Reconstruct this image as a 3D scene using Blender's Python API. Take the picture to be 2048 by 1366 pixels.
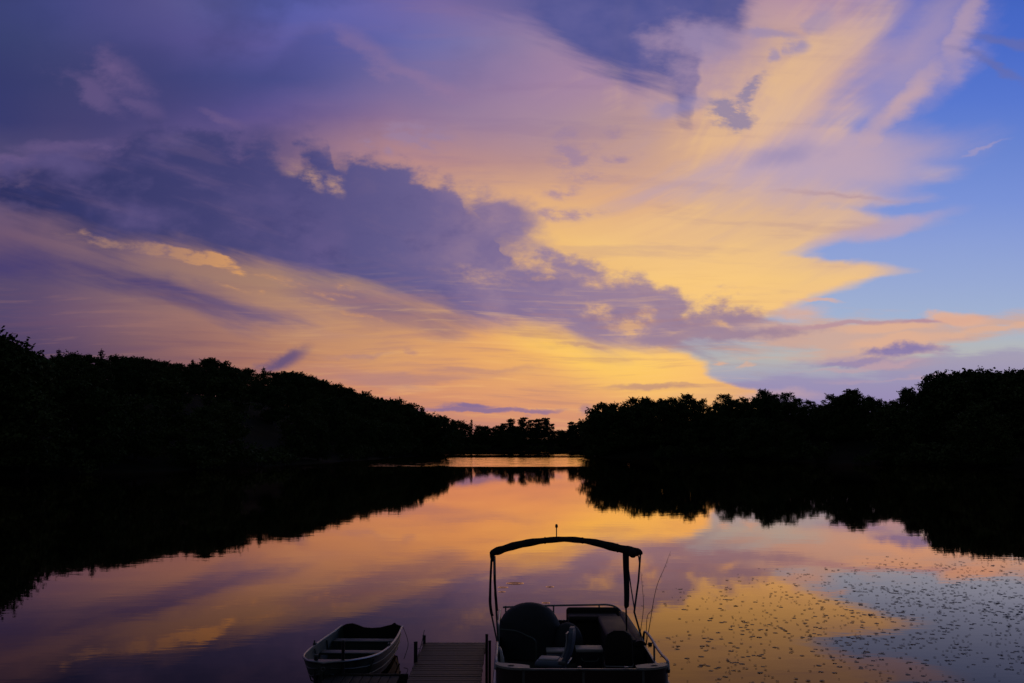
import bpy, bmesh, math, random
import numpy as np
from mathutils import Vector, Matrix, Euler
R = math.radians
random.seed(7)
for o in list(bpy.data.objects): bpy.data.objects.remove(o, do_unlink=True)
scene = bpy.context.scene
col = scene.collection

# ------------------------------------------------------------------ camera
FPX = 1991.0                     # focal length measured on the 2048 px wide photograph
PITCH = math.atan((888-683)/FPX)
CAM_H = 4.0
cam_data = bpy.data.cameras.new('camera')
cam = bpy.data.objects.new('camera', cam_data)
col.objects.link(cam)
cam.location = (0, 0, CAM_H)
cam.rotation_euler = (math.pi/2 + PITCH, 0, 0)
cam_data.sensor_width = 36
cam_data.lens = 36*FPX/2048
cam_data.clip_start = 0.05
cam_data.clip_end = 6000
scene.camera = cam
scene.view_settings.view_transform = 'Standard'
scene.view_settings.look = 'None'
scene.view_settings.exposure = 0
scene.view_settings.gamma = 1
scene.view_settings.use_curve_mapping = False
scene.cycles.use_adaptive_sampling = True
scene.cycles.adaptive_threshold = 0.012
scene.cycles.max_bounces = 6
scene.cycles.diffuse_bounces = 2
scene.cycles.glossy_bounces = 3
scene.cycles.sample_clamp_indirect = 4

def ray(px, py):
    """direction of the ray through a point of the photograph"""
    X = (px-1024)/FPX; U = (683-py)/FPX
    cp, sp = math.cos(PITCH), math.sin(PITCH)
    return Vector((X, cp-U*sp, sp+U*cp))
def at_z(px, py, z):
    d = ray(px, py); t = (z-CAM_H)/d.z
    return Vector((d.x*t, d.y*t, z))
def at_y(px, py, Y):
    d = ray(px, py); t = Y/d.y
    return Vector((d.x*t, Y, CAM_H+d.z*t))
def lin(h):
    h = h.lstrip('#')
    c = [int(h[i:i+2], 16)/255 for i in (0, 2, 4)]
    return tuple((v/12.92 if v <= .04045 else ((v+.055)/1.055)**2.4) for v in c)

# ------------------------------------------------------------------ world: dusk sky
# Sky directions are written as S = 1000 x/y (azimuth tangent) and T = 1000 z/y (height tangent).
world = bpy.data.worlds.new('World'); scene.world = world
world.use_nodes = True
NT = world.node_tree; NT.nodes.clear()
class E:
    def __init__(s, sock): s.s = sock
    def __add__(a, b): return mth('ADD', a, b)
    __radd__ = __add__
    def __sub__(a, b): return mth('SUBTRACT', a, b)
    def __rsub__(a, b): return mth('SUBTRACT', b, a)
    def __mul__(a, b): return mth('MULTIPLY', a, b)
    __rmul__ = __mul__
    def __truediv__(a, b): return mth('DIVIDE', a, b)
    def __neg__(a): return mth('MULTIPLY', a, -1.0)
def plug(sock, v):
    if isinstance(v, E): NT.links.new(v.s, sock)
    elif isinstance(v, tuple) and len(v) == 3 and sock.type == 'RGBA': sock.default_value = (*v, 1)
    else: sock.default_value = v
def mth(op, a, b=0.0, clamp=False):
    n = NT.nodes.new('ShaderNodeMath'); n.operation = op; n.use_clamp = clamp
    plug(n.inputs[0], a); plug(n.inputs[1], b)
    return E(n.outputs[0])
def ss(v, a=0.0, b=1.0):
    n = NT.nodes.new('ShaderNodeMapRange'); n.interpolation_type = 'SMOOTHSTEP'
    plug(n.inputs['Value'], v); plug(n.inputs['From Min'], a); plug(n.inputs['From Max'], b)
    return E(n.outputs['Result'])
def ls(v, a=0.0, b=1.0):
    n = NT.nodes.new('ShaderNodeMapRange')
    plug(n.inputs['Value'], v); plug(n.inputs['From Min'], a); plug(n.inputs['From Max'], b)
    return E(n.outputs['Result'])
def mx(f, a, b, mode='MIX'):
    n = NT.nodes.new('ShaderNodeMix'); n.data_type = 'RGBA'; n.blend_type = mode
    plug(n.inputs[0], f); plug(n.inputs[6], a); plug(n.inputs[7], b)
    return E(n.outputs[2])
def vec(a, b, c=0.0):
    n = NT.nodes.new('ShaderNodeCombineXYZ')
    plug(n.inputs[0], a); plug(n.inputs[1], b); plug(n.inputs[2], c)
    return E(n.outputs[0])
def noise(a, b, oct=5, rough=.55, dist=0.0, w=0.0):
    n = NT.nodes.new('ShaderNodeTexNoise'); n.noise_dimensions = '2D'
    plug(n.inputs['Vector'], vec(a, b)); n.inputs['Scale'].default_value = 1
    n.inputs['Detail'].default_value = oct; n.inputs['Roughness'].default_value = rough
    n.inputs['Distortion'].default_value = dist
    sep = NT.nodes.new('ShaderNodeSeparateColor'); NT.links.new(n.outputs['Color'], sep.inputs[0])
    return gain(E(n.outputs['Fac'])), E(sep.outputs[0]), E(sep.outputs[1])
def gain(f):
    n = NT.nodes.new('ShaderNodeMapRange'); n.clamp = False
    plug(n.inputs['Value'], f)
    n.inputs['From Min'].default_value = .28; n.inputs['From Max'].default_value = .72
    return E(n.outputs['Result'])
def madd(a, b, c):
    n = NT.nodes.new('ShaderNodeMath'); n.operation = 'MULTIPLY_ADD'
    plug(n.inputs[0], a); plug(n.inputs[1], b); plug(n.inputs[2], c)
    return E(n.outputs[0])
def fcurve(x, pts, smooth=True):
    """x in 0..1 -> 0..1 through pts"""
    n = NT.nodes.new('ShaderNodeFloatCurve')
    c = n.mapping.curves[0]
    pts = sorted(pts)
    while len(c.points) < len(pts): c.points.new(.5, .5)
    for p, (a, b) in zip(c.points, pts):
        p.location = (a, b); p.handle_type = 'AUTO_CLAMPED' if smooth else 'VECTOR'
    n.mapping.extend = 'HORIZONTAL'
    n.mapping.update()
    plug(n.inputs['Value'], x)
    return E(n.outputs[0])
def ramp(x, stops, interp='B_SPLINE'):
    n = NT.nodes.new('ShaderNodeValToRGB'); r = n.color_ramp; r.interpolation = interp
    stops = sorted(stops)
    while len(r.elements) < len(stops): r.elements.new(.5)
    for i, (p, c) in enumerate(stops):
        r.elements[i].position = p
    for i, (p, c) in enumerate(stops):
        r.elements[i].color = (*c, 1)
    plug(n.inputs[0], x)
    return E(n.outputs[0])

def ST(px, py):
    d = ray(px, py); return 1000*d.x/d.y, 1000*d.z/d.y
tc = NT.nodes.new('ShaderNodeTexCoord')
sp = NT.nodes.new('ShaderNodeSeparateXYZ'); NT.links.new(tc.outputs['Generated'], sp.inputs[0])
DX, DY, DZ = (E(sp.outputs[i]) for i in range(3))
yc = mth('MAXIMUM', DY, 0.18)
S = DX/yc*1000.0
T = mth('MAXIMUM', DZ, 0.0)/yc*1000.0
HALF = None
Sn = lambda s: (s+600)/1200
Tn = lambda t: t/500

# shared cloud noises
wf, wa, wb = noise(S/170., T/110., 5, .55)             # billowy warp
hs, hsa, hsb = noise(S/120. + T/260., (T+mth('SINE', S/47.)*2.5)/7.5, 4, .6)   # thin level wisps
hn, hna, hnb = noise((S+T*.4)/27., T/12.5, 4, .66)      # ragged small-scale break-up
WS = S + (wa-.5)*56.; WT = T + (wb-.5)*34.
ff, fa, fb = noise(S/60., T/34., 5, .6)                 # finer break-up
st, sa, sb = noise((S+T*1.4)/210., (T-S*.0)/26., 5, .6)  # long flat streaks
rs, ra, rb = noise((S-T*.5)/190., (T+S*.30)/26., 5, .58)  # streaks falling to the right (left half)
cxS, cxT = ST(1180, 660)
ang = mth('ARCTAN2', T-cxT, S-cxS)
rad = mth('SQRT', (S-cxS)*(S-cxS)+(T-cxT)*(T-cxT))
f1, f1a, f1b = noise((ang+mth('SINE', rad/75.)*.018+mth('SINE', rad/31.)*.008)*4.0, rad/420., 5, .55)
f2, f2a, f2b = noise((S*.94+T*.34)/330., (T*.94-S*.34+mth('SINE', S/61.+T/40.)*5.)/34., 5, .58)
   # fan of the anvil
HALF = vec(WS*.5+S*.5+(fa-.5)*34., WT*.5+T*.5+(fb-.5)*17., 1.0)
S = WS*.25+S*.75; T = WT*.25+T*.75
up = ss(S+T*1.2, 430., 640.)
fn = madd(up, f1, (1.0-up)*f2)
Sx = (WS+600.)/1200.
Tx = WT/500.

# ---- lit cloud colours, read as rows of the photograph at 128 px steps
XS = [i*128 for i in range(17)]
ROWS = {
 -120: '333b6b 3a4276 434880 4a4f8a 4a529a 555aa2 6060a2 6a629e 6b609e 6b629e 6e649e 80709e 9c86a4 9484ae 8080b4 8080bc 7080c0',
 0:   '3a4173 434882 514e88 5c5990 5058a0 5f62ab 6c66a8 7869a2 84709f 8870a0 8a74a2 947ea6 c09aa0 b08fae a08cb4 8f86c0 8f86c0',
 80:  '37406f 424577 4a4a82 544f8a 5a5594 5d5ea5 6263a6 7270a8 8f7ca2 9a80a0 9d82a0 a88da5 d0a994 c8a49e a892b2 a992b4 a992b4',
 160: '35396b 42436f 4a4577 44477f 4c4f8c 58599a 70689d 7d6f9e 9a7fa2 a585a2 a98aa5 c4a09c dcb290 cfa89e b096b2 a090c0 a090c0',
 240: '393a6c 48426f 4e4677 504a80 5a508c 6e5d8e 8a6f95 947a9a a3859d ac8d9c bb978f dcae90 d2aea0 c8a6a8 b09ebe a89cc4 a89cc4',
 320: '5d5276 5f5078 5f5180 625588 7a6188 a07a84 b5878b b98b88 b98e8c bb9490 c99f90 e0b28a d0a8a0 b8a2b8 b0a0c0 a89cc4 a89cc4',
 400: '6b5775 6d5875 6d5875 75607a 8a6a78 b88a78 c9967a dba87c e2ad80 deab83 deac88 d9b092 dcb290 d2ae9c c4a8b0 c0a6b4 c0a6b4',
 480: '6a526f 7a5f70 876870 9a746e a67d6c ac8472 c09278 d8a478 eeb978 f2c27c efc084 ebbd88 e6bb8a dcb596 c8aeb0 c0aab4 c0aab4',
 560: '55486b 685470 80666f 9a766d a67f6c a58270 a0807a b68d7a e0ab78 ecb878 f6c67c fac97c f5c780 f0c486 eec088 e6ba8c e0b490',
 640: '52466c 6c526c 88656c 966e6a a87c6e c09070 bf8c70 d69c6c ecaa6c f0b470 f2c07a fac878 f4c480 ecbc88 e0b090 d8aa98 d0a8a0',
 720: '3c375e 4e3f62 7c5a62 936664 a36f62 c48a68 d39a6c e0a06a ecac68 fbc264 fecb6e fcc46e f4b878 e8b080 d8a890 c8a0a0 c0a0a8',
 800: '37355e 443a62 6a4c5e 85585e ac7064 c4806a d08a6e d6926e dd9870 e2a070 efae6c f2b472 eeb074 dca084 c89894 b890a0 a888a8',
 870: '33305a 3c3560 60465c 7a525c a06a62 b87868 c0806c c8866e cd8872 d08c74 d69470 dca070 d8a070 c89880 b89090 a888a0 9880a8',
}
rows = sorted(ROWS.items(), key=lambda kv: -kv[0])    # from the horizon upwards
base = None; prev_t = None
for py, s in rows:
    cs = [lin(h) for h in s.split()]
    r = ramp(Sx, [(Sn(ST(x, py)[0]), c) for x, c in zip(XS, cs)])
    t = ST(1024, py)[1]
    base = r if base is None else mx(ls(WT, prev_t, t), base, r)
    prev_t = t
C = base
# soft streaky variation of the lit veil
C = mx(ss(st, .50, .95)*ss(S, -330., -60.)*.2, C, lin('8a6f96'))
C = mx(ss(wf, .50, .0)*ss(T, 190., 300.)*ss(S, 60., -260.)*.35, C, lin('383e70'))
veil = ss(S, 0., 200.)*ss(T, 60., 130.)
C = mx(ss(fn, .50, 1.05)*veil*.45, C, lin('b898a4'))
C = mx(ss(fn, .50, .1)*veil*.32, C, lin('f8c984'))

# ---- masks
def brk(m, k=.9, a=.38, b=.92):
    return ss(m*madd(hn, k*1.5, 1.0-k*.75), a, b)
def smx(*pts): return [(Sn(ST(x, y)[0]), Tn(ST(x, y)[1])) for x, y in pts]
def band(top, bot, st_=14., sb_=14., nz=None, k=0.0, nzb=None, kb=None, x=None, tt=None):
    x = x or Sx; tt = tt or Tx
    a = (fcurve(x, smx(*top)) - tt)*500.
    b = (tt - fcurve(x, smx(*bot)))*500.
    if nz is not None:
        kb = kb if kb is not None else k
        return ss(madd(nz, k, a), k*.5-st_*.5, k*.5+st_*.5)*ss(madd(nzb or nz, kb, b), kb*.5-sb_*.5, kb*.5+sb_*.5)
    return ss(a, -st_*.5, st_*.5)*ss(b, -sb_*.5, sb_*.5)
def dot3(a, b, c):
    l = NT.nodes.new('ShaderNodeVectorMath'); l.operation = 'DOT_PRODUCT'
    NT.links.new(HALF.s, l.inputs[0]); l.inputs[1].default_value = (a, b, c)
    return E(l.outputs['Value'])
def ell(px, py, rx, ry, deg=0., soft=.5, nz=None, k=.8):
    s0, t0 = ST(px, py); sc = 1000/FPX
    c, s_ = math.cos(R(deg)), math.sin(R(deg))
    rx *= sc; ry *= sc
    u = dot3(c/rx, s_/rx, -(s0*c+t0*s_)/rx)
    v = dot3(-s_/ry, c/ry, (s0*s_-t0*c)/ry)
    d = mth('SQRT', madd(v, v, u*u))
    if nz is None: return ss(d, 1+soft*.6, 1-soft*.6)
    return ss(madd(nz, -k*.9, d), 1+soft*.6-k*.45, 1-soft*.6-k*.45)
def mmax(*a):
    r = a[0]
    for b in a[1:]: r = mth('MAXIMUM', r, b)
    return r

# ---- clear blue sky on the right, ragged edge
blue = ramp(T/500., [(Tn(ST(1024, y)[1]), lin(c)) for y, c in
    [(890, '8a7cac'), (830, '9486b2'), (790, '9c92b6'), (750, 'a6a3b6'), (720, 'b6b4b2'), (690, 'b2b6bc'), (640, 'a2b2d0'), (560, '96a8d4'), (480, '8a9ed6'), (400, '7a92d6'), (300, '6a85d0'),
     (200, '5877ce'), (100, '4c6cc8'), (0, '4465c2'), (-90, '3c5cbc')]], 'LINEAR')
edge_pts = [(870, 1530), (800, 1530), (782, 1512), (765, 1470), (748, 1430), (722, 1412), (708, 1380), (690, 1360), (672, 1400), (640, 1520), (612, 1590), (585, 1680), (560, 1745), (543, 1810), (530, 1770),
            (518, 1690), (506, 1610), (490, 1640), (470, 1740), (440, 1825), (425, 1775), (415, 1700), (395, 1790), (375, 1740), (345, 1815), (310, 1750), (280, 1770), (250, 1685), (225, 1730), (190, 1740), (150, 1760), (110, 1800), (50, 1770), (0, 1790), (-80, 1800)]
ex = fcurve((T + (fb-.5)*10.+(wb-.5)*14.)/500., [(Tn(ST(1024, y)[1]), Sn(ST(x, y)[0])) for y, x in edge_pts])*1200.-600.
soft_e = ss(T, 70., 330.)*100.+16.+ss(hs, .2, .9)*ss(T, 110., 150.)*22.
dE = (S-ex) + (fn-.5)*(ss(T, 130., 320.)*95.+16.) + (wa-.5)*30. + (fa-.5)*14.
bm = ss(dE/soft_e, -.5, .5)
C = mx(bm, C, blue)

# pink streaks over the blue
pk = mmax(ell(1810, 205, 110, 24, 48, 1.7, fn, .9)*.85,
          ell(1730, 290, 90, 22, 40, 1.2, fn, 1.2)*.7,
          ell(1935, 40, 90, 20, 68, 1.8, fn, 1.5)*.65,
          ell(1850, 90, 170, 48, 58, 1.7, fn, 1.6)*.5,
          ell(1650, 335, 220, 52, 8, 1.5, fn, 1.2)*.8,
          ell(1760, 455, 130, 12, 14, 1.3, fn, 1.2)*.75,
          ell(1950, 300, 50, 4, 16, 1.2, fn, .8)*.4)
C = mx(ell(1600, 320, 150, 44, 4, 1.4, fn, 1.0)*.7, C, lin('a99cc6'))
C = mx(pk, C, mx(ss(T, 340., 250.), lin('c8a6a8'), lin('b6a2bc')))
C = mx(ell(1700, 392, 120, 6, -3, 1.2, st, 1.4)*.7, C, lin('b0909c'))
C = mx(mmax(ell(2030, 90, 90, 8, -14, 1.2, st, 1.2), ell(2000, 140, 80, 9, -30, 1.3, st, 1.2))*.55, C, lin('6c6ca4'))

# ---- upper dark cloud
m = band([(0, -200), (2048, -200)], [(0, -150), (820, -40), (960, 20), (1060, 50), (1130, 90), (1200, 130), (1260, 160), (1300, 165), (1345, 190), (1370, 225), (1392, 215), (1400, 100), (1450, 80), (1480, 30), (1520, -30), (1600, -150), (2048, -180)],
         10., 46., ff, 34., rs, 30.)
m = m*ss(S, -120., 60.)
C = mx(m*.92, C, mx(ss(wf, .2, .8), lin('444f90'), lin('5a5c98')))
# purple hollows between the upper clouds
C = mx(ell(1420, 120, 85, 80, 60, 1.5, ff, 1.2)*.75, C, lin('a88da8'))
C = mx(mmax(ell(1420, 90, 45, 40, 0, 1.2, ff, 1.2)*.35, ell(1360, 215, 60, 18, 10, 1.2, ff, 1.0)*.5, ell(1545, 68, 55, 9, -5, 1.2, ff, 1.6)*.5, ell(1590, 90, 22, 16, 0, 1.0, ff, 1.2)*.7,
           ell(1548, 113, 14, 10, 0, 1.0, ff, 1.0)*.6, ell(1640, 40, 30, 20, 40, 1.3, ff, 1.4)*.45, ell(1560, 310, 75, 22, 6, 1.4, fn, 1.0)*.55), C, lin('8f86b4'))
C = mx(brk(mmax(ell(1458, 226, 48, 32, 0, 1.7), ell(1496, 188, 46, 14, 52, 1.7)*.85), .8, .2, .85)*.9, C, lin('9284a2'))

# ---- dark blue folds at the upper left
m = band([(0, 130), (200, 100), (420, 150), (700, 60), (900, 120), (2048, 200)], [(0, 330), (120, 290), (300, 250), (520, 190), (640, 160), (760, 140), (2048, 300)], 50., 50., wf, 60.)
C = mx(m*ss(S, -80., -260.)*.35, C, lin('343c70'))
C = mx(mmax(ell(225, 140, 60, 30, -25, 1.4, ff, 1.6)*.8, ell(190, 185, 60, 22, -30, 1.2, ff, 1.4)*.6, ell(275, 210, 50, 14, -25, 1.2, ff, 1.2)*.5, ell(440, 242, 40, 9, -20, 1.2, ff, 1.2)*.6,
            ell(130, 290, 110, 12, 0, 1.3, ff, 1.4)*.55, ell(210, 292, 45, 9, -10, 1.1, ff, 1.2)*.7, ell(30, 325, 90, 14, 8, 1.2, ff, 1.4)*.8), C, lin('6c5a88'))
C = mx(mmax(ell(760, 115, 70, 16, -40, 1.7, ff, 1.5)*.35, ell(880, 175, 50, 18, -20, 1.3, ff, 1.5)*.5, ell(835, 155, 60, 12, -10, 1.3, ff, 1.5)*.4), C, lin('96789c'))

# small purple scraps in the lit veil
C = mx(brk(mmax(ell(840, 272, 80, 24, -4, 1.7), ell(775, 276, 33, 15, 0, 1.7)*.7, ell(735, 290, 20, 15, 0, 1.7)*.8, ell(775, 308, 13, 13, 0, 1.7)*.6,
            ell(1135, 262, 28, 22, 20, 1.7)*.6, ell(1140, 312, 44, 32, 10, 1.7)*.85, ell(1215, 262, 33, 15, 30, 1.7)*.6, ell(1215, 318, 59, 13, 12, 1.7)*.6,
            ell(1160, 352, 52, 20, 0, 1.7)*.6, ell(1120, 386, 36, 13, 5, 1.7)*.7, ell(1120, 427, 78, 13, 2, 1.7)*.75, ell(1240, 205, 91, 15, 15, 1.7)*.3), .9, .15, 1.1)*.7, C, lin('9a80a0'))

# ---- the great dark cloud from the left to beyond the middle
top = [(0, 345), (100, 318), (170, 292), (235, 290), (300, 268), (360, 274), (450, 284), (520, 300), (570, 330), (600, 292), (650, 300), (665, 345), (700, 325), (760, 328), (830, 335), (900, 345), (935, 372), (965, 400), (985, 440), (1000, 500), (1040, 524), (1150, 530), (1210, 538), (1270, 562), (1310, 588), (1345, 596), (1360, 618), (1400, 630), (1440, 626), (1530, 640), (1640, 678), (1700, 690), (2048, 700)]
bot = [(0, 418), (60, 440), (140, 455), (190, 475), (260, 480), (340, 488), (420, 505), (500, 530), (580, 548), (680, 572), (760, 590), (860, 605), (940, 640), (1040, 645), (1100, 655), (1160, 690), (1230, 695), (1330, 684), (1400, 682), (1480, 690), (1580, 690), (1640, 684), (1700, 690), (2048, 700)]
m = mmax(band(top, bot, 24., 36., ff, 34., rs, 22.), ell(985, 428, 86, 48, -20, .7, ff, .9), ell(905, 455, 150, 80, -12, .7, ff, .7), ell(760, 400, 190, 70, -10, .7, ff, .7), ell(620, 320, 46, 26, -30, .6, ff, 1.0))
m = m*ss(S, 322., 290.)
body = ramp((WS+600.)/1200., [(Sn(ST(x, 500)[0]), lin(c)) for x, c in [(0, '2a2e5c'), (200, '353868'), (450, '424274'), (640, '524e82'), (800, '605b8c'), (950, '756694'), (1100, '907a9a'), (1300, '9a8098'), (1450, '9a8098'), (1650, 'a68a98')]])
body = mx(ss(wf, .40, .95)*.6, body, mx(ss(S, -200., 60.), lin('65588a'), lin('a5889c')))
body = mx(ss(ff, .46, -.1)*.4, body, mx(ss(S, -200., 60.), lin('363a70'), lin('685e94')))
body = mx(ss(rs, .55, 1.)*.14, body, lin('866a8a'))
body = mx(ss(ff, .52, 1.05)*.28, body, mx(ss(S, -200., 60.), lin('5f5585'), lin('b092a0')))
body = mx(mmax(ell(300, 330, 150, 10, -14, 1.7), ell(420, 372, 160, 9, -16, 1.7), ell(170, 385, 120, 9, -14, 1.7), ell(520, 430, 120, 12, -14, 1.7))*ss(rs, .1, .9)*.28, body, lin('625482'))
C = mx(m*.98, C, body)
# lit holes in it
hl = mmax(ell(1268, 652, 36, 22, -20, 1.8), ell(1292, 630, 30, 16, -10, 1.8)*.85, ell(1180, 617, 34, 17, 0, 1.8)*.8, ell(1215, 638, 46, 18, -20, 1.8)*.6,
          ell(1200, 567, 90, 14, -6, 1.8)*.62, ell(1075, 538, 80, 16, -8, 1.8)*.5, ell(960, 555, 80, 22, -5, 1.8)*.5, ell(1120, 590, 80, 10, -5, 1.8)*.25,
          ell(612, 356, 36, 13, -42, 1.8)*.9, ell(664, 368, 26, 16, -40, 1.8)*.9, ell(585, 335, 60, 14, -20, 1.8)*.5, ell(640, 345, 50, 14, 0, 1.8)*.35,
          ell(995, 440, 30, 8, 0, 1.8)*.4, ell(1050, 505, 50, 16, -20, 1.8)*.5, ell(1440, 655, 50, 10, -20, 1.8)*.7, ell(1370, 640, 40, 12, -30, 1.8)*.4)
C = mx(brk(hl, .9, .12, 1.2)*.85, C, mx(ss(S, -160., 40.), lin('b08a80'), lin('e2b080')))
# shadowed veil below the left part
m2 = band([(0, 505), (130, 520), (260, 540), (380, 575), (480, 600), (560, 625), (640, 638), (760, 640), (900, 640), (2048, 700)],
          [(0, 555), (150, 565), (280, 590), (380, 610), (450, 640), (530, 655), (600, 650), (700, 645), (760, 648), (2048, 720)], 30., 26., rs, 15.)
m3 = band([(0, 560), (540, 568), (620, 572), (700, 588), (800, 604), (900, 620), (980, 640), (2048, 700)],
          [(0, 561), (540, 580), (640, 618), (720, 645), (820, 650), (900, 658), (980, 655), (2048, 720)], 34., 34., rs, 16.)
C = mx(mth('MAXIMUM', m2*ss(S, -110., -200.)*1.15, m3*.85*ss(S, -5., -70.)*ss(S, -250., -200.)*1.1)*.85, C, mx(ss(S, -420., -150.), lin('4a4070'), lin('806680')))
# glowing lower rim of the dark cloud
gl = mmax(ell(450, 530, 70, 13, -16, 1.0, rs, 2.4), ell(330, 500, 130, 11, -12, 1.2, rs, 2.4)*.7, ell(560, 558, 90, 13, -15, 1.2, rs, 2.4)*.75, ell(530, 595, 90, 8, -12, 1.0, rs, 2.2)*.85,
          ell(175, 465, 26, 9, -30, 1.0, ff, 1.2)*.6, ell(705, 577, 45, 8, -8, 1., rs, 1.8)*.8, ell(60, 440, 120, 10, -20, 1.2, rs, 1.4)*.3, ell(690, 630, 70, 5, -15, 1.2, rs, 1.6)*.5)
C = mx(brk(gl*ss(rs, -.2, .8)*ss(hs, -.3, .7)*1.2, .9, .05, 1.15)*.9, C, mx(ss(S, -400., -250.), lin('9a766f'), lin('dc9e62')))
# bright heart of the sunset
C = mx(ell(1115, 694, 95, 25, -16, 1.5, st, .9)*.65, C, lin('ffcb60'))
C = mx(ell(1260, 740, 130, 34, -8, 1.5, st, .8)*.45, C, lin('ffcb60'))
C = mx(band([(0, 700), (2048, 700)], [(0, 730), (2048, 730)], 12., 40., st, 30.)*ell(1010, 712, 170, 26, 0, 1.4)*ss(st, .45, .8)*.4, C, lin('b98a78'))
# scraps near the horizon
low = ss(T, 195., 120.)*ss(S, 330., 180.)
C = mx(ss(hs, .45, 1.1)*low*.38, C, mx(ss(S, -330., -100.), lin('6e5068'), lin('ac7c78')))
C = mx(ss(hs, .45, .0)*low*.22, C, mx(ss(S, -330., -100.), lin('a8786c'), lin('ffc878')))
C = mx(mmax(ell(572, 720, 42, 15, 24, 1.4, ff, 1.2)), C, lin('6b5578'))
C = mx(mmax(ell(735, 715, 60, 6, 4, 1.1, st, 1.6)*.55, ell(820, 708, 14, 5, 0, 1., ff, 1.)*.5, ell(870, 755, 200, 9, 3, 1.4, st, 1.8)*.4, ell(1290, 770, 75, 6, 0, 1.0, st, 1.6)*.6, ell(1370, 768, 25, 4, 0, 1., st, 1.6)*.5,
            ell(1000, 740, 120, 7, 0, 1.2, st, 2.2)*.4, ell(1150, 684, 60, 4, -5, 1., st, 2.0)*.4), C, lin('a87c80'))
C = mx(mmax(ell(960, 821, 100, 5, 0, .7, ff, .5)*.9, ell(945, 814, 50, 6, 0, .9, ff, .6), ell(1060, 821, 60, 4, 0, .8, ff, .5)*.8, ell(1168, 822, 14, 7, 0, 1.4, ff, 1.6)*.6, ell(1050, 832, 10, 5, 0, 1., ff, .8)*.3), C, lin('8a6e92'))
# clouds low on the right
C = mx(band([(0, 700), (1380, 690), (1500, 670), (1620, 660), (1800, 655), (2048, 650)], [(0, 700), (1380, 691), (1500, 715), (1600, 712), (1750, 715), (1900, 690), (2048, 660)], 34., 26., st, 50.)*ss(S, 160., 210.)*.9, C, lin('cfa898'))
C = mx(mmax(ell(1480, 672, 170, 12, 2, .9, ff, 1.4), ell(1415, 640, 60, 10, -3, .9, ff, 1.4)*.9)*.85, C, lin('9c8298'))
C = mx(mmax(ell(1700, 655, 120, 5, 3, 1., st, 1.2)*.8, ell(1840, 650, 110, 7, 4, .9, ff, 1.2)), C, lin('b6909c'))
C = mx(mmax(ell(1915, 640, 62, 12, -5, .8, ff, 1.0), ell(1640, 607, 45, 4, -3, .9, ff, .8)*.8, ell(1590, 632, 55, 16, 5, 1.2, ff, 1.4)*.6)*.9, C, lin('e0ae94'))
C = mx(mmax(ell(1780, 664, 80, 8, 3, 1.1, st, 1.6), ell(1790, 690, 70, 8, 5, 1.1, st, 1.6), ell(2000, 662, 160, 6, 8, 1.2, st, 1.4)*.8, ell(1445, 722, 16, 3, 0, 1., ff, .6)*.8, ell(1495, 730, 12, 3, 0, 1., ff, .6)*.6), C, lin('dcae94'))
C = mx(mmax(ell(1800, 707, 90, 9, 3, .9, ff, 1.0), ell(1700, 727, 70, 4, 8, 1., st, 1.0)*.6), C, lin('8878a6'))
C = mx(band([(0, 770), (1480, 765), (1560, 745), (1700, 742), (1850, 725), (1960, 708), (2048, 706)], [(0, 900), (2048, 900)], 14., 14., st, 30.)*bm*.6, C, lin('9689b2'))
C = mx(mmax(ell(1700, 738, 110, 4, 6, 1., st, 1.2)*.6, ell(1830, 755, 160, 5, 3, 1.2, st, 2.)*.5, ell(1560, 792, 60, 8, 0, 1.2, st, 1.)*.6), C, lin('c0a0a8'))

# ---- the dim half of the sky behind the camera and overhead
sky = NT.nodes.new('ShaderNodeTexSky'); sky.sky_type = 'NISHITA'; sky.sun_disc = False
sky.sun_elevation = R(1.0); sky.sun_rotation = R(4.0)
dim = mx(1.0, E(sky.outputs[0]), (.010, .010, .010), 'MULTIPLY')
dim = mx(.75, dim, (.040, .046, .064))
C = mx(ss(T, 620., 440.)*ss(DY, .30, .62), dim, C)
grade = NT.nodes.new('ShaderNodeHueSaturation'); grade.inputs['Saturation'].default_value = 1.0; grade.inputs['Value'].default_value = 1.0
NT.links.new(C.s, grade.inputs['Color'])
bg = NT.nodes.new('ShaderNodeBackground'); bg.inputs['Strength'].default_value = 1.0
NT.links.new(grade.outputs[0], bg.inputs['Color'])
wo = NT.nodes.new('ShaderNodeOutputWorld'); NT.links.new(bg.outputs[0], wo.inputs['Surface'])
world.cycles.sampling_method = 'MANUAL'; world.cycles.sample_map_resolution = 512

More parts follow.
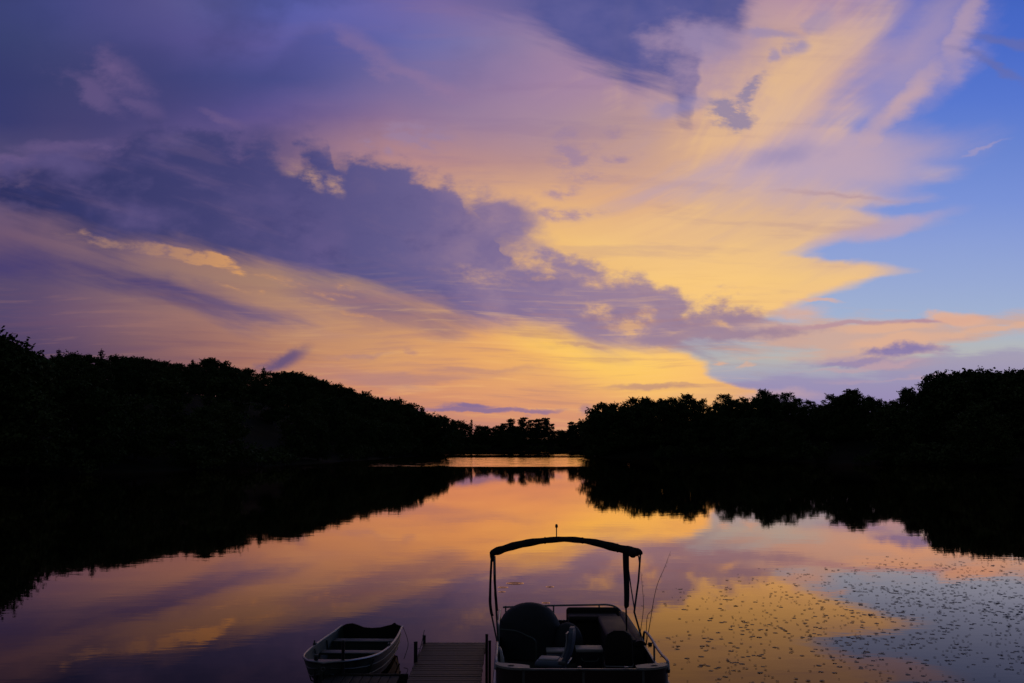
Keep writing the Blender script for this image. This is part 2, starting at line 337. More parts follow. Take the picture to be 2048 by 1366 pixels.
# ------------------------------------------------------------------ helpers
def node_mat(name, base, rough=.8, metal=0.0, var=.35, scale=6.0, bump=.0, bscale=30.0, spec=.5, coat=0.0):
    m = bpy.data.materials.new(name); m.use_nodes = True
    nt = m.node_tree; b = nt.nodes['Principled BSDF']
    tcn = nt.nodes.new('ShaderNodeTexCoord')
    n = nt.nodes.new('ShaderNodeTexNoise'); n.inputs['Scale'].default_value = scale; n.inputs['Detail'].default_value = 4
    nt.links.new(tcn.outputs['Object'], n.inputs['Vector'])
    r = nt.nodes.new('ShaderNodeValToRGB')
    r.color_ramp.elements[0].position = .3; r.color_ramp.elements[1].position = .7
    r.color_ramp.elements[0].color = (*[c*(1-var) for c in base], 1)
    r.color_ramp.elements[1].color = (*[min(1, c*(1+var)) for c in base], 1)
    nt.links.new(n.outputs['Fac'], r.inputs[0]); nt.links.new(r.outputs[0], b.inputs['Base Color'])
    mr = nt.nodes.new('ShaderNodeMapRange'); mr.inputs['To Min'].default_value = max(.02, rough-.12); mr.inputs['To Max'].default_value = min(1, rough+.12)
    nt.links.new(n.outputs['Fac'], mr.inputs['Value']); nt.links.new(mr.outputs[0], b.inputs['Roughness'])
    b.inputs['Metallic'].default_value = metal
    b.inputs['Specular IOR Level'].default_value = spec
    b.inputs['Coat Weight'].default_value = coat
    if bump:
        n2 = nt.nodes.new('ShaderNodeTexNoise'); n2.inputs['Scale'].default_value = bscale; n2.inputs['Detail'].default_value = 5
        nt.links.new(tcn.outputs['Object'], n2.inputs['Vector'])
        bp = nt.nodes.new('ShaderNodeBump'); bp.inputs['Strength'].default_value = bump; bp.inputs['Distance'].default_value = .01
        nt.links.new(n2.outputs['Fac'], bp.inputs['Height']); nt.links.new(bp.outputs[0], b.inputs['Normal'])
    return m

class MB:
    """collects shapes and links them as one mesh object"""
    def __init__(s): s.v = []; s.f = []
    def add(s, vs, fs):
        o = len(s.v); s.v += [tuple(v) for v in vs]; s.f += [tuple(i+o for i in f) for f in fs]; return s
    def box(s, c, d, rz=0.0, rx=0.0, ry=0.0, bev=0.0):
        x, y, z = (d[0]/2, d[1]/2, d[2]/2)
        e = min(bev, x*.9, y*.9, z*.9)
        M = Matrix.Translation(c) @ Euler((rx, ry, rz)).to_matrix().to_4x4()
        if e <= 0:
            vs = [M @ Vector((a*x, b*y, g*z)) for g in (-1, 1) for b in (-1, 1) for a in (-1, 1)]
            return s.add(vs, [(0, 2, 3, 1), (4, 5, 7, 6), (0, 1, 5, 4), (2, 6, 7, 3), (0, 4, 6, 2), (1, 3, 7, 5)])
        bm = bmesh.new(); bmesh.ops.create_cube(bm, size=1)
        for v in bm.verts: v.co = Vector((v.co.x*2*x, v.co.y*2*y, v.co.z*2*z))
        bmesh.ops.bevel(bm, geom=list(bm.edges), offset=e, segments=3, profile=.5, affect='EDGES')
        bm.verts.index_update()
        vs = [M @ v.co for v in bm.verts]; fs = [[v.index for v in f.verts] for f in bm.faces]; bm.free()
        return s.add(vs, fs)
    def tube(s, pts, r, seg=10, cap=True):
        pts = [Vector(p) for p in pts]; n = len(pts)
        rr = r if isinstance(r, (list, tuple)) else [r]*n
        t0 = (pts[1]-pts[0]).normalized()
        a = t0.orthogonal().normalized()
        vs = []; fs = []
        for i, p in enumerate(pts):
            t = (pts[min(i+1, n-1)]-pts[max(i-1, 0)]).normalized()
            a = (a - t*a.dot(t)).normalized(); b = t.cross(a)
            for k in range(seg):
                w = 2*math.pi*k/seg
                vs.append(p+(a*math.cos(w)+b*math.sin(w))*rr[i])
        for i in range(n-1):
            for k in range(seg):
                k2 = (k+1) % seg
                fs.append((i*seg+k, i*seg+k2, (i+1)*seg+k2, (i+1)*seg+k))
        if cap:
            fs.append(tuple(reversed(range(seg)))); fs.append(tuple((n-1)*seg+k for k in range(seg)))
        return s.add(vs, fs)
    def loft(s, rings, close=True, cap=(False, False)):
        m = len(rings[0]); vs = [v for r in rings for v in r]; fs = []
        for i in range(len(rings)-1):
            for k in range(m if close else m-1):
                k2 = (k+1) % m
                fs.append((i*m+k, i*m+k2, (i+1)*m+k2, (i+1)*m+k))
        if cap[0]: fs.append(tuple(reversed(range(m))))
        if cap[1]: fs.append(tuple((len(rings)-1)*m+k for k in range(m)))
        return s.add(vs, fs)
    def build(s, name, mat, parent=None, smooth=True, angle=35):
        me = bpy.data.meshes.new(name); me.from_pydata(s.v, [], s.f); me.validate(); me.update()
        me.materials.append(mat)
        o = bpy.data.objects.new(name, me); col.objects.link(o)
        if smooth:
            for p in me.polygons: p.use_smooth = True
            bm = bmesh.new(); bm.from_mesh(me)
            bmesh.ops.recalc_face_normals(bm, faces=bm.faces)
            for e in bm.edges:
                if len(e.link_faces) == 2 and e.calc_face_angle(0) > R(angle): e.smooth = False
            bm.to_mesh(me); bm.free()
        if parent:
            o.parent = parent; o.matrix_parent_inverse = Matrix.Translation(-parent.location)
        return o
def arc(pts, n=6):
    """Catmull-Rom through pts"""
    P = [Vector(p) for p in pts]; P = [P[0]*2-P[1]]+P+[P[-1]*2-P[-2]]
    out = []
    for i in range(1, len(P)-2):
        for k in range(n):
            t = k/n
            out.append(.5*((2*P[i])+(P[i+1]-P[i-1])*t+(2*P[i-1]-5*P[i]+4*P[i+1]-P[i+2])*t*t+(3*P[i]-P[i-1]-3*P[i+1]+P[i+2])*t**3))
    out.append(P[-2]); return out
def tag(o, label, cat, group=None, kind=None):
    if label: o['label'] = label
    if cat: o['category'] = cat
    if group: o['group'] = group
    if kind: o['kind'] = kind
    return o
def thing(name, label, cat, loc, group=None):
    o = bpy.data.objects.new(name, None); col.objects.link(o); o.location = loc; o.empty_display_size = .2
    bpy.context.view_layer.update()
    return tag(o, label, cat, group)

M_leaf = node_mat('leaf_green', (.050, .085, .026), .8, var=.45, scale=1.2, spec=.15)
M_leaf_pale = node_mat('leaf_green_pale', (.065, .095, .030), .8, var=.45, scale=1.2, spec=.15)
M_needle = node_mat('needle_green', (.036, .062, .034), .8, var=.3, scale=1.5)
M_bark = node_mat('bark', (.045, .036, .028), .9, var=.4, scale=8, bump=.6)
M_soil = node_mat('forest_floor', (.014, .015, .009), .95, var=.5, scale=.15, bump=.5, bscale=1.0, spec=.04)

# ------------------------------------------------------------------ lake outline and ground
shore_px = [(-900, 96), (-500, 103), (-250, 112), (0, 122), (150, 132), (300, 143), (420, 160), (500, 172), (600, 192), (700, 226), (760, 264), (820, 312), (862, 356), (870, 380), (878, 420), (888, 480), (905, 528), (960, 545), (1030, 552), (1100, 548), (1160, 540), (1196, 520),
            (1206, 450), (1196, 380), (1186, 330), (1184, 306), (1220, 292), (1300, 278), (1400, 262), (1480, 250), (1600, 222), (1700, 203), (1800, 188), (1900, 173), (2048, 156), (2300, 140), (2600, 128), (2900, 118)]
lake = [((px-1024)/FPX*Y, Y) for px, Y in shore_px] + [(260, 70), (150, 20), (60, 8.2), (20, 6.4), (4, 6.0), (-6, 6.2), (-25, 7.6), (-70, 16), (-150, 50)]
lake = np.array(lake)
def sdist(X, Y):
    """signed distance to the shore, positive on land"""
    P = np.stack([X, Y], -1); best = np.full(X.shape, 1e9); inside = np.zeros(X.shape, bool)
    n = len(lake)
    for i in range(n):
        a = lake[i]; b = lake[(i+1) % n]; ab = b-a
        t = np.clip(((P-a)@ab)/(ab@ab), 0, 1)
        d = np.hypot(*np.moveaxis(P-(a+t[..., None]*ab), -1, 0)); best = np.minimum(best, d)
        cond = (a[1] > Y) != (b[1] > Y)
        xi = (b[0]-a[0])*(Y-a[1])/((b[1]-a[1])+1e-12)+a[0]
        inside ^= cond & (X < xi)
    return np.where(inside, -best, best)
def sm(x, a, b):
    t = np.clip((x-a)/(b-a), 0, 1); return t*t*(3-2*t)
def height(X, Y, D=None):
    X = np.asarray(X, float); Y = np.asarray(Y, float)
    if D is None: D = sdist(X, Y)
    wob = np.sin(X*.07+1)*np.cos(Y*.05)*.5+np.sin(X*.021+Y*.017)*.8
    h = np.where(D < 0, np.maximum(D*.22, -1.8), .25+1.6*sm(D, 0, 14)+wob*sm(D, 3, 40))
    h = np.where((D > -1.2) & (D <= 0), D*.5, h); h = np.where((D > 0) & (D < 1.2), D*.4, h)
    hill = 16.5*np.exp(-.5*(((X+112)/58)**2+((Y-340)/130)**2))*sm(D, 2, 45)
    hill2 = 3.5*np.exp(-.5*(((X+190)/70)**2+((Y-210)/90)**2))*sm(D, 10, 70)
    hill3 = 11*np.exp(-.5*(((X-130)/110)**2+((Y-330)/90)**2))*sm(D, 4, 45)+5*sm(D, 6, 40)*sm(Y, 380, 480)
    h = h+hill+hill2+hill3
    bank = np.exp(-.5*((X/9)**2))*sm(-Y, -6, 1.0)
    return np.where(D > 0, h+np.clip(2.3-h, 0, 9)*bank*sm(D, 0, 5), h)
def hz(x, y): return float(height(np.array([x]), np.array([y]))[0])
def axis(lo, hi, dense):
    a = [0.0]
    while a[-1] < hi: a.append(a[-1]+ (dense if a[-1] < 330 else (a[-1]-330)*.12+dense))
    b = [0.0]
    while b[-1] > lo: b.append(b[-1]- (dense if b[-1] > -260 else (-260-b[-1])*.12+dense))
    return np.array(sorted(set(a+b)))
gx = axis(-2600, 2600, 4.0); gy = axis(-1500, 3200, 4.0)
gy = np.array(sorted(set(list(gy)+[330+4*i for i in range(1, 70)])))
GX, GY = np.meshgrid(gx, gy)
GH = height(GX, GY)
nx, ny = len(gx), len(gy)
verts = np.stack([GX, GY, GH], -1).reshape(-1, 3)
ii = np.arange(ny-1)[:, None]*nx+np.arange(nx-1)[None, :]
faces = np.stack([ii, ii+1, ii+nx+1, ii+nx], -1).reshape(-1, 4)
me = bpy.data.meshes.new('ground'); me.from_pydata(verts.tolist(), [], faces.tolist()); me.materials.append(M_soil)
for p in me.polygons: p.use_smooth = True
ground = bpy.data.objects.new('ground', me); col.objects.link(ground); ground['kind'] = 'structure'

# ------------------------------------------------------------------ water
mw = bpy.data.materials.new('lake_water'); mw.use_nodes = True
nt = mw.node_tree; nt.nodes.remove(nt.nodes['Principled BSDF'])
B = nt.nodes.new('ShaderNodeBsdfGlossy'); B.distribution = 'MULTI_GGX'; B.inputs['Color'].default_value = (1.0, .78, .645, 1)
BD = nt.nodes.new('ShaderNodeBsdfDiffuse'); BD.inputs['Color'].default_value = (.006, .005, .005, 1)
def wn(t, **k):
    n = nt.nodes.new(t)
    for a, v in k.items(): setattr(n, a, v)
    return n
def wm(op, a, b=0.0, c=None, clamp=False):
    n = wn('ShaderNodeMath', operation=op, use_clamp=clamp)
    for i, v in enumerate((a, b, c)):
        if v is None: continue
        if isinstance(v, (int, float)): n.inputs[i].default_value = v
        else: nt.links.new(v, n.inputs[i])
    return n.outputs[0]
def wss(v, a, b):
    n = wn('ShaderNodeMapRange', interpolation_type='SMOOTHSTEP')
    nt.links.new(v, n.inputs['Value']); n.inputs['From Min'].default_value = a; n.inputs['From Max'].default_value = b
    return n.outputs['Result']
def wnoise(scale, detail=3.0, rough=.5, vec=None):
    mp = wn('ShaderNodeMapping'); nt.links.new(vec, mp.inputs[0]); mp.inputs['Scale'].default_value = scale
    n = wn('ShaderNodeTexNoise'); n.inputs['Scale'].default_value = 1; n.inputs['Detail'].default_value = detail; n.inputs['Roughness'].default_value = rough
    nt.links.new(mp.outputs[0], n.inputs['Vector']); return n.outputs['Fac']
geo_n = wn('ShaderNodeNewGeometry'); POS = geo_n.outputs['Position']
sepw = wn('ShaderNodeSeparateXYZ'); nt.links.new(POS, sepw.inputs[0]); WX, WY = sepw.outputs[0], sepw.outputs[1]
swell = wnoise((.5, .9, 1), 3, .55, POS)
chop = wnoise((2.2, 4.5, 1), 2, .5, POS)
big = wnoise((.03, .05, 1), 3, .5, POS)
wob = wm('MULTIPLY_ADD', big, 60.0, -30.0)
# thin breeze line along the right bank
rl = wm('SUBTRACT', wm('ADD', WY, wm('MULTIPLY', WX, .98)), wm('MULTIPLY', wob, .25))
line = wm('MULTIPLY', wm('MULTIPLY', wss(rl, 296.0, 300.0), wss(rl, 306.0, 301.0)), wm('MULTIPLY', wss(WX, 40.0, 62.0), wss(WX, 110.0, 76.0)))
patch = line
rough = wm('MULTIPLY_ADD', patch, .05, .014)
nt.links.new(rough, B.inputs['Roughness'])
hgt = wm('ADD', wm('MULTIPLY', swell, .0017), wm('MULTIPLY', chop, .0003))
# rings where fish have risen
for (px, py, r0, a) in ((1030, 1167, .20, .010), (1030, 1167, .11, .008), (1006, 1175, .10, .006), (1100, 1174, .06, .008), (1004, 1184, .05, .006), (1092, 1206, .05, .008)):
    c = at_z(px, py, 0)
    dx = wm('SUBTRACT', WX, c.x); dy = wm('SUBTRACT', WY, c.y)
    rr_ = wm('SQRT', wm('MULTIPLY_ADD', dx, dx, wm('MULTIPLY', dy, dy)))
    e = wm('DIVIDE', wm('SUBTRACT', rr_, r0), .035)
    g = wm('POWER', 2.718, wm('MULTIPLY', wm('MULTIPLY', e, e), -1.0))
    hgt = wm('MULTIPLY_ADD', g, a, hgt)
bp = wn('ShaderNodeBump'); bp.inputs['Strength'].default_value = 1; bp.inputs['Distance'].default_value = 1.0
nt.links.new(hgt, bp.inputs['Height']); nt.links.new(bp.outputs[0], B.inputs['Normal'])
# warm reflections put into gloss colour: mirror at grazing angles, dark when looked into
dt = wn('ShaderNodeVectorMath', operation='DOT_PRODUCT'); nt.links.new(bp.outputs[0], dt.inputs[0]); nt.links.new(geo_n.outputs['Incoming'], dt.inputs[1])
fc_ = wn('ShaderNodeFloatCurve'); cv = fc_.mapping.curves[0]
fp = [(0, 1), (.05, .95), (.08, .88), (.127, .63), (.15, .44), (.174, .30), (.197, .22), (.22, .155), (.32, .07), (.6, .05), (1, .02)]
while len(cv.points) < len(fp): cv.points.new(.5, .5)
for p_, q_ in zip(cv.points, fp): p_.location = q_
fc_.mapping.update(); nt.links.new(dt.outputs['Value'], fc_.inputs['Value'])
mixs = wn('ShaderNodeMixShader'); nt.links.new(fc_.outputs[0], mixs.inputs[0]); nt.links.new(BD.outputs[0], mixs.inputs[1]); nt.links.new(B.outputs[0], mixs.inputs[2])
nt.links.new(mixs.outputs[0], nt.nodes['Material Output'].inputs['Surface'])
me = bpy.data.meshes.new('water'); me.from_pydata([(-900, -60, 0), (900, -60, 0), (900, 900, 0), (-900, 900, 0)], [], [(0, 1, 2, 3)]); me.materials.append(mw)
water = bpy.data.objects.new('water', me); col.objects.link(water); water['kind'] = 'structure'

# breeze-ruffled lanes far out between the wooded banks: real wavelets
ry = np.arange(150, 546, .1); rx = np.linspace(-75, 96, 90)
RX, RY = np.meshgrid(rx, ry)
wv = np.sin(RX*.11+RY*.013)*3+np.sin(RX*.043+1.3)*5
m_ = sm(RY+.10*wv, 177.5, 180)*sm(RX-.02*(RY-180)+wv*.6, -64, -34)*(1-sm(RX-.075*RY+wv*.3, 0, 6))
ln = np.sin(RY*.052+RX*.006+1.0)+.6*np.sin(RY*.137-RX*.01)+.25*np.sin(RX*.05)
m_ *= np.where(RY < 285, 1, 1-(1-sm(ln, .0, .5))*sm(RY, 285, 315))
m_ = np.maximum(m_, sm(RY, 505, 515)*(1-sm(RX-.075*RY, -4, 4))*sm(RX, -60, -45)*.8)
ph = .9*np.sin(RX*.5+RY*.21)+.7*np.sin(RX*.23-RY*.4)
zz = (.72+.42*(1-sm(RX+.02*(RY-180), -22, -9)))*(.0048*np.sin(RY*10.1+ph*2.2)+.0030*np.sin(RY*15.7+RX*.8+ph)+.0022*np.sin(RY*6.3-RX*.9-ph*1.5))
Z = .0045+(.0102+zz)*m_
keep = m_ > .002
nx_, ny_ = len(rx), len(ry)
ii = np.arange(ny_-1)[:, None]*nx_+np.arange(nx_-1)[None, :]
kf = (keep[:-1, :-1] | keep[1:, 1:]).reshape(-1)
fs = np.stack([ii, ii+1, ii+nx_+1, ii+nx_], -1).reshape(-1, 4)[kf]
us = np.unique(fs); remap = np.zeros(nx_*ny_, int); remap[us] = np.arange(len(us))
me = bpy.data.meshes.new('ruffled_water'); me.from_pydata(np.stack([RX, RY, Z], -1).reshape(-1, 3)[us].tolist(), [], remap[fs].tolist()); me.materials.append(mw)
for p in me.polygons: p.use_smooth = True
o = bpy.data.objects.new('ruffled_water', me); col.objects.link(o); o['kind'] = 'structure'

# ------------------------------------------------------------------ trees
rng = np.random.default_rng(11)
def leaf_mesh(name, pts, size, mat, flat=0.0, seed=1):
    """leaf clumps: small bent cards of three or four leaf tips round each point"""
    g = np.random.default_rng(seed); n = len(pts)
    pts = np.asarray(pts)
    a = g.normal(size=(n, 3)); a /= np.linalg.norm(a, axis=1)[:, None]
    b = g.normal(size=(n, 3)); b[:, 2] *= (1-flat); a[:, 2] *= (1-flat)
    a /= np.linalg.norm(a, axis=1)[:, None]
    b -= (b*a).sum(1)[:, None]*a; b /= np.linalg.norm(b, axis=1)[:, None]
    s = size*g.uniform(.55, 1.35, n)[:, None]; s2 = s*g.uniform(.45, .9, n)[:, None]
    V = np.stack([pts-a*s*.5, pts-b*s2*.5+a*s*.08, pts+a*s*.5, pts+b*s2*.5-a*s*.05], 1).reshape(-1, 3)
    F = (np.arange(n)[:, None]*4+np.arange(4)[None]).tolist()
    me = bpy.data.meshes.new(name); me.from_pydata(V.tolist(), [], F); me.materials.append(mat)
    return me
def mesh_obj(name, me, parent):
    o = bpy.data.objects.new(name, me); col.objects.link(o); o.parent = parent; return o

def broadleaf(kind, seed, low=.12, wide=.34, lumps=26, n=6500, mat=None, leaf=.58):
    """tree of height 1.0*H (H = 16 m in its own mesh)"""
    g = np.random.default_rng(seed); H = 16.0
    root = bpy.data.objects.new(kind, None); col.objects.link(root)
    tr = MB(); lean = g.normal(0, .03, 2)*H
    tr.tube(arc([(0, 0, -.6), (.05, 0, H*.2), (lean[0]*.5, lean[1]*.5, H*.5), (lean[0], lean[1], H*.86)], 4), [.34*(1-i/13.)+.03 for i in range(13)], 8)
    blobs = []
    for i in range(lumps):
        u = (i+g.uniform(0, 1))/lumps
        z = H*(low+.05+(.90-low)*u**.85)
        t = (z/H-low)/(1-low)
        rad = wide*H*math.sin(math.pi*min(1, max(.08, .12+.86*t)))**.6*g.uniform(.35, 1.0)
        th = i*2.4+g.uniform(-.6, .6)
        c = np.array([math.cos(th)*rad+lean[0]*t, math.sin(th)*rad+lean[1]*t, z])
        r = H*g.uniform(.075, .13)*(1.15-.35*t)
        blobs.append((c, r))
        zs = max(H*.12, z-rad*.8-H*.05)
        tr.tube(arc([(lean[0]*.3, lean[1]*.3, zs), ((c[0])*.5, (c[1])*.5, (zs+z)*.5+.3), tuple(c)], 3), [.10, .085, .07, .06, .05, .035, .02], 5)
    blobs.append((np.array([lean[0], lean[1], H*.90]), H*.085))
    for i in range(9):            # leafy skirt of low limbs
        th = i*.7+g.uniform(0, .4); rr = wide*H*g.uniform(.35, .8)
        blobs.append((np.array([math.cos(th)*rr, math.sin(th)*rr, H*g.uniform(low*.7+.03, low+.16)]), H*g.uniform(.07, .10)))
    P = []
    w = np.array([r**2 for c, r in blobs]); w /= w.sum()
    for (c, r), k in zip(blobs, (w*n).astype(int)):
        d = g.normal(size=(k, 3)); d /= np.linalg.norm(d, axis=1)[:, None]
        q = g.uniform(.0, 1.0, k)**.5
        lum = 1+.25*np.sin(d[:, 0]*5+c[0])*np.cos(d[:, 2]*6+c[1])
        pp = c+d*(q*r*lum)[:, None]*np.array([1.2, 1.2, .8]); P.append(pp)
        sp_ = g.integers(2, 5)
        for _ in range(sp_):       # twigs sticking out of the lump
            d2 = g.normal(size=3); d2[2] = abs(d2[2])*.8; d2 /= np.linalg.norm(d2)
            m = int(7); t_ = np.linspace(.8, 1.45, m)[:, None]
            P.append(c+d2*t_*r*np.array([1.2, 1.2, .9])+g.normal(0, .12, (m, 3)))
    P = np.concatenate(P)
    P[:, 2] = np.clip(P[:, 2], .5, None)
    P[:, 2] *= H/(P[:, 2].max())
    cr = leaf_mesh('crown', P, leaf, mat or M_leaf, seed=seed)
    mesh_obj('crown', cr, root)
    t = tr.build('trunk', M_bark, None); t.parent = root
    return root
def pine(kind, seed, spiky=False, n=3000, sparse=1.0):
    g = np.random.default_rng(seed); H = 16.0
    root = bpy.data.objects.new(kind, None); col.objects.link(root)
    tr = MB(); tr.tube([(0, 0, -.6), (.04, 0, H*.3), (.0, .05, H*.7), (0, 0, H*.985)], [.26, .2, .12, .02], 8)
    P = []; z = H*(.12 if spiky else .30)
    while z < H*.97:
        t = (z/H-.1)/.9
        L = H*(.15*(1-t)**.75+.012 if spiky else (.19*math.sin(math.pi*min(1, (t*.92+.06)))**.5*g.uniform(.5, 1.15)+.04))
        nb = g.integers(4, 7)
        for k in range(nb):
            th = g.uniform(0, 6.28); l = L*g.uniform(.6, 1.1)
            up = (-.12 if spiky else .18)
            e = np.array([math.cos(th)*l, math.sin(th)*l, z+l*up])
            tr.tube([(0, 0, z), tuple(e)], [.05, .015], 4)
            m = int((26 if spiky else 80)*sparse*(l/2+.4))
            u = g.uniform(.15, 1.05, m)[:, None]
            P.append(np.array([0, 0, z])+(e-np.array([0, 0, z]))*u+g.normal(0, 1, (m, 3))*np.array([.34, .34, .20 if not spiky else .16])*(.5+l*.28))
        z += H*(.036 if spiky else g.uniform(.045, .08))
    P.append(np.array([[0, 0, H*.97], [0, 0, H*.985], [.05, 0, H*.96], [0, .05, H*.99]]))
    P = np.concatenate(P)
    mesh_obj('crown', leaf_mesh('crown', P, .42 if spiky else .6, M_needle, flat=.3, seed=seed), root)
    t = tr.build('trunk', M_bark, None); t.parent = root
    return root
def shrub(kind, seed):
    g = np.random.default_rng(seed)
    root = bpy.data.objects.new(kind, None); col.objects.link(root)
    P = []; tr = MB()
    for i in range(9):
        c = np.array([g.normal(0, .9), g.normal(0, .7), g.uniform(.5, 1.7)]); r = g.uniform(.45, .8)
        tr.tube([(0, 0, -.3), tuple(c*.5), tuple(c)], [.05, .035, .015], 5)
        k = 90; d = g.normal(size=(k, 3)); d /= np.linalg.norm(d, axis=1)[:, None]
        P.append(c+d*(g.uniform(0, 1, k)**.5*r)[:, None])
    P = np.concatenate(P); P[:, 2] = np.clip(P[:, 2], .08, None)
    mesh_obj('foliage', leaf_mesh('foliage', P, .28, M_leaf_pale, seed=seed), root)
    t = tr.build('stem', M_bark, None); t.parent = root
    return root
PROTO = {}
for k in range(5): PROTO['broad%d' % k] = broadleaf('broadleaf_tree', 20+k, wide=.30+.03*(k % 3), low=.06+.03*(k % 2), mat=M_leaf if k % 2 else M_leaf_pale)
PROTO['tall'] = broadleaf('broadleaf_tree', 41, wide=.24, low=.2, lumps=22)
PROTO['open'] = broadleaf('broadleaf_tree', 43, wide=.36, low=.30, lumps=24, n=4600)
for k in range(2): PROTO['pine%d' % k] = pine('pine_tree', 60+k)
PROTO['pinethin'] = pine('pine_tree', 66, sparse=.6)
for k in range(2): PROTO['spruce%d' % k] = pine('spruce_tree', 70+k, spiky=True)
for k in range(3): PROTO['shrub%d' % k] = shrub('shrub', 80+k)
used = set()
def plant(kind, x, y, z, h, label, cat, group=None, wx=1.0, rot=None):
    p = PROTO[kind]
    if kind in used:
        r = p.copy(); col.objects.link(r)
        for ch in list(p.children):
            c = ch.copy(); col.objects.link(c); c.parent = r
    else:
        used.add(kind); r = p
    s = h/(2.3 if kind.startswith('shrub') else 16.0)
    r.location = (x, y, z); r.scale = (s*wx, s*wx, s); r.rotation_euler = (0, 0, rot if rot is not None else random.uniform(0, 6.28))
    for key in ('group',):
        if key in r: del r[key]
    tag(r, label, cat, group); return r
spots = []
def sky_tree(px, py, Y, kind, label, group=None, wx=1.0, sink=0.0):
    top = at_y(px, py, Y); z = hz(top.x, Y)
    h = max(4.0, top.z-z)
    spots.append((top.x, Y, 3.5))
    if label is None: label = group_label[group]
    return plant(kind, top.x, Y, z, h, label, 'tree', group, wx)
G_L = 'trees of the wood on the left hillside'
G_R = 'trees of the wood along the right shore'
G_C = 'trees of the far shore between the two banks'
group_label = {G_L: 'dark leafy tree in the unbroken wood covering the left hillside',
               G_R: 'dark leafy tree in the dense wood along the right shore',
               G_C: 'small dark tree on the far shore at the end of the lake'}
Bk = ['broad0', 'broad1', 'broad2', 'broad3', 'broad4']
LSb = [(-60, 650, 128), (-20, 662, 130), (6, 673, 132), (30, 690, 150), (50, 700, 172), (75, 708, 190), (100, 710, 205), (148, 700, 215), (172, 709, 220), (230, 708, 232), (255, 711, 238), (285, 711, 246), (312, 716, 254), (335, 721, 262), (360, 724, 272),
      (418, 714, 300), (441, 720, 304), (466, 730, 312), (492, 735, 322), (552, 742, 345), (576, 741, 352), (600, 741, 360), (625, 750, 368), (648, 759, 372), (670, 765, 374), (694, 773, 372), (720, 781, 368), (742, 790, 362), (762, 794, 356), (785, 794, 350), (808, 803, 345), (826, 812, 340), (856, 822, 338), (872, 832, 338)]
LS = []
for a, b in zip(LSb, LSb[1:]):
    LS += [a, ((a[0]+b[0])/2, (a[1]+b[1])/2+3, (a[2]+b[2])/2)]
LS.append(LSb[-1])
for i, (px, py, Y) in enumerate(LS):
    lab = {418: 'broad-topped tree standing highest on the crest of the left hill', 6: 'tall dark tree at the left edge of the photo above the hill'}.get(px)
    sky_tree(px, py, Y, Bk[i % 5], lab, None if lab else G_L, wx=1.15)
for px, py, Y, lab in ((118, 697, 216, 'thin pointed conifer, leftmost of the spikes above the left hill'), (180, 706, 224, 'short pointed conifer between the two taller spikes on the left hill'), (203, 697, 226, 'tall pointed conifer in the skyline of the left hill'),
                       (386, 717, 296, 'pointed conifer beside the highest crown of the left hill'), (527, 733, 340, 'small pointed conifer halfway down the crest of the left hill'), (844, 811, 338, 'spiky conifer at the foot of the left hill crest')):
    sky_tree(px, py, Y, 'spruce%d' % (px % 2), lab, None, 1.2)
# far shore
CS = [(887, 830, 470, 'broad1', 'round-headed tree rising where the left hill meets the far shore'), (905, 845, 500, 'broad2', None), (916, 839, 552, 'broad0', None), (930, 845, 556, 'broad3', None), (943, 838, 560, 'spruce0', 'single pointed conifer left of the middle of the far shore'),
      (958, 848, 562, 'broad4', None), (972, 851, 564, 'broad1', None), (985, 855, 564, 'broad2', None), (998, 850, 566, 'broad0', None), (1008, 846, 566, 'pine1', None), (1021, 836, 566, 'pine0', 'tall bushy pine alone in the middle of the far shore'),
      (1034, 853, 566, 'broad3', None), (1047, 834, 568, 'pine1', 'dense pine at the left end of the pine row on the far shore'), (1060, 838, 570, 'pinethin', 'thin see-through pine, second in the row on the far shore'), (1070, 838, 572, 'pinethin', 'thin see-through pine, third in the row on the far shore'),
      (1079, 836, 569, 'pine0', 'dense pine in the middle of the pine row on the far shore'), (1091, 835, 570, 'pine1', 'pine with a tufted top near the right end of the far pine row'), (1102, 846, 568, 'pinethin', 'low sparse pine at the right end of the far pine row'),
      (1115, 861, 566, 'broad2', None), (1128, 861, 562, 'broad4', None), (1143, 842, 560, 'pine0', 'bushy pine just right of the low gap on the far shore'), (1155, 848, 556, 'broad1', None), (1166, 843, 552, 'broad0', None), (1178, 842, 548, 'broad3', None), (1192, 838, 540, 'broad2', None)]
for px, py, Y, k, lab in CS:
    sky_tree(px, py, Y, k, lab, None if lab else G_C, 1.25 if k.startswith('broad') else 1.0)
    spots.pop()
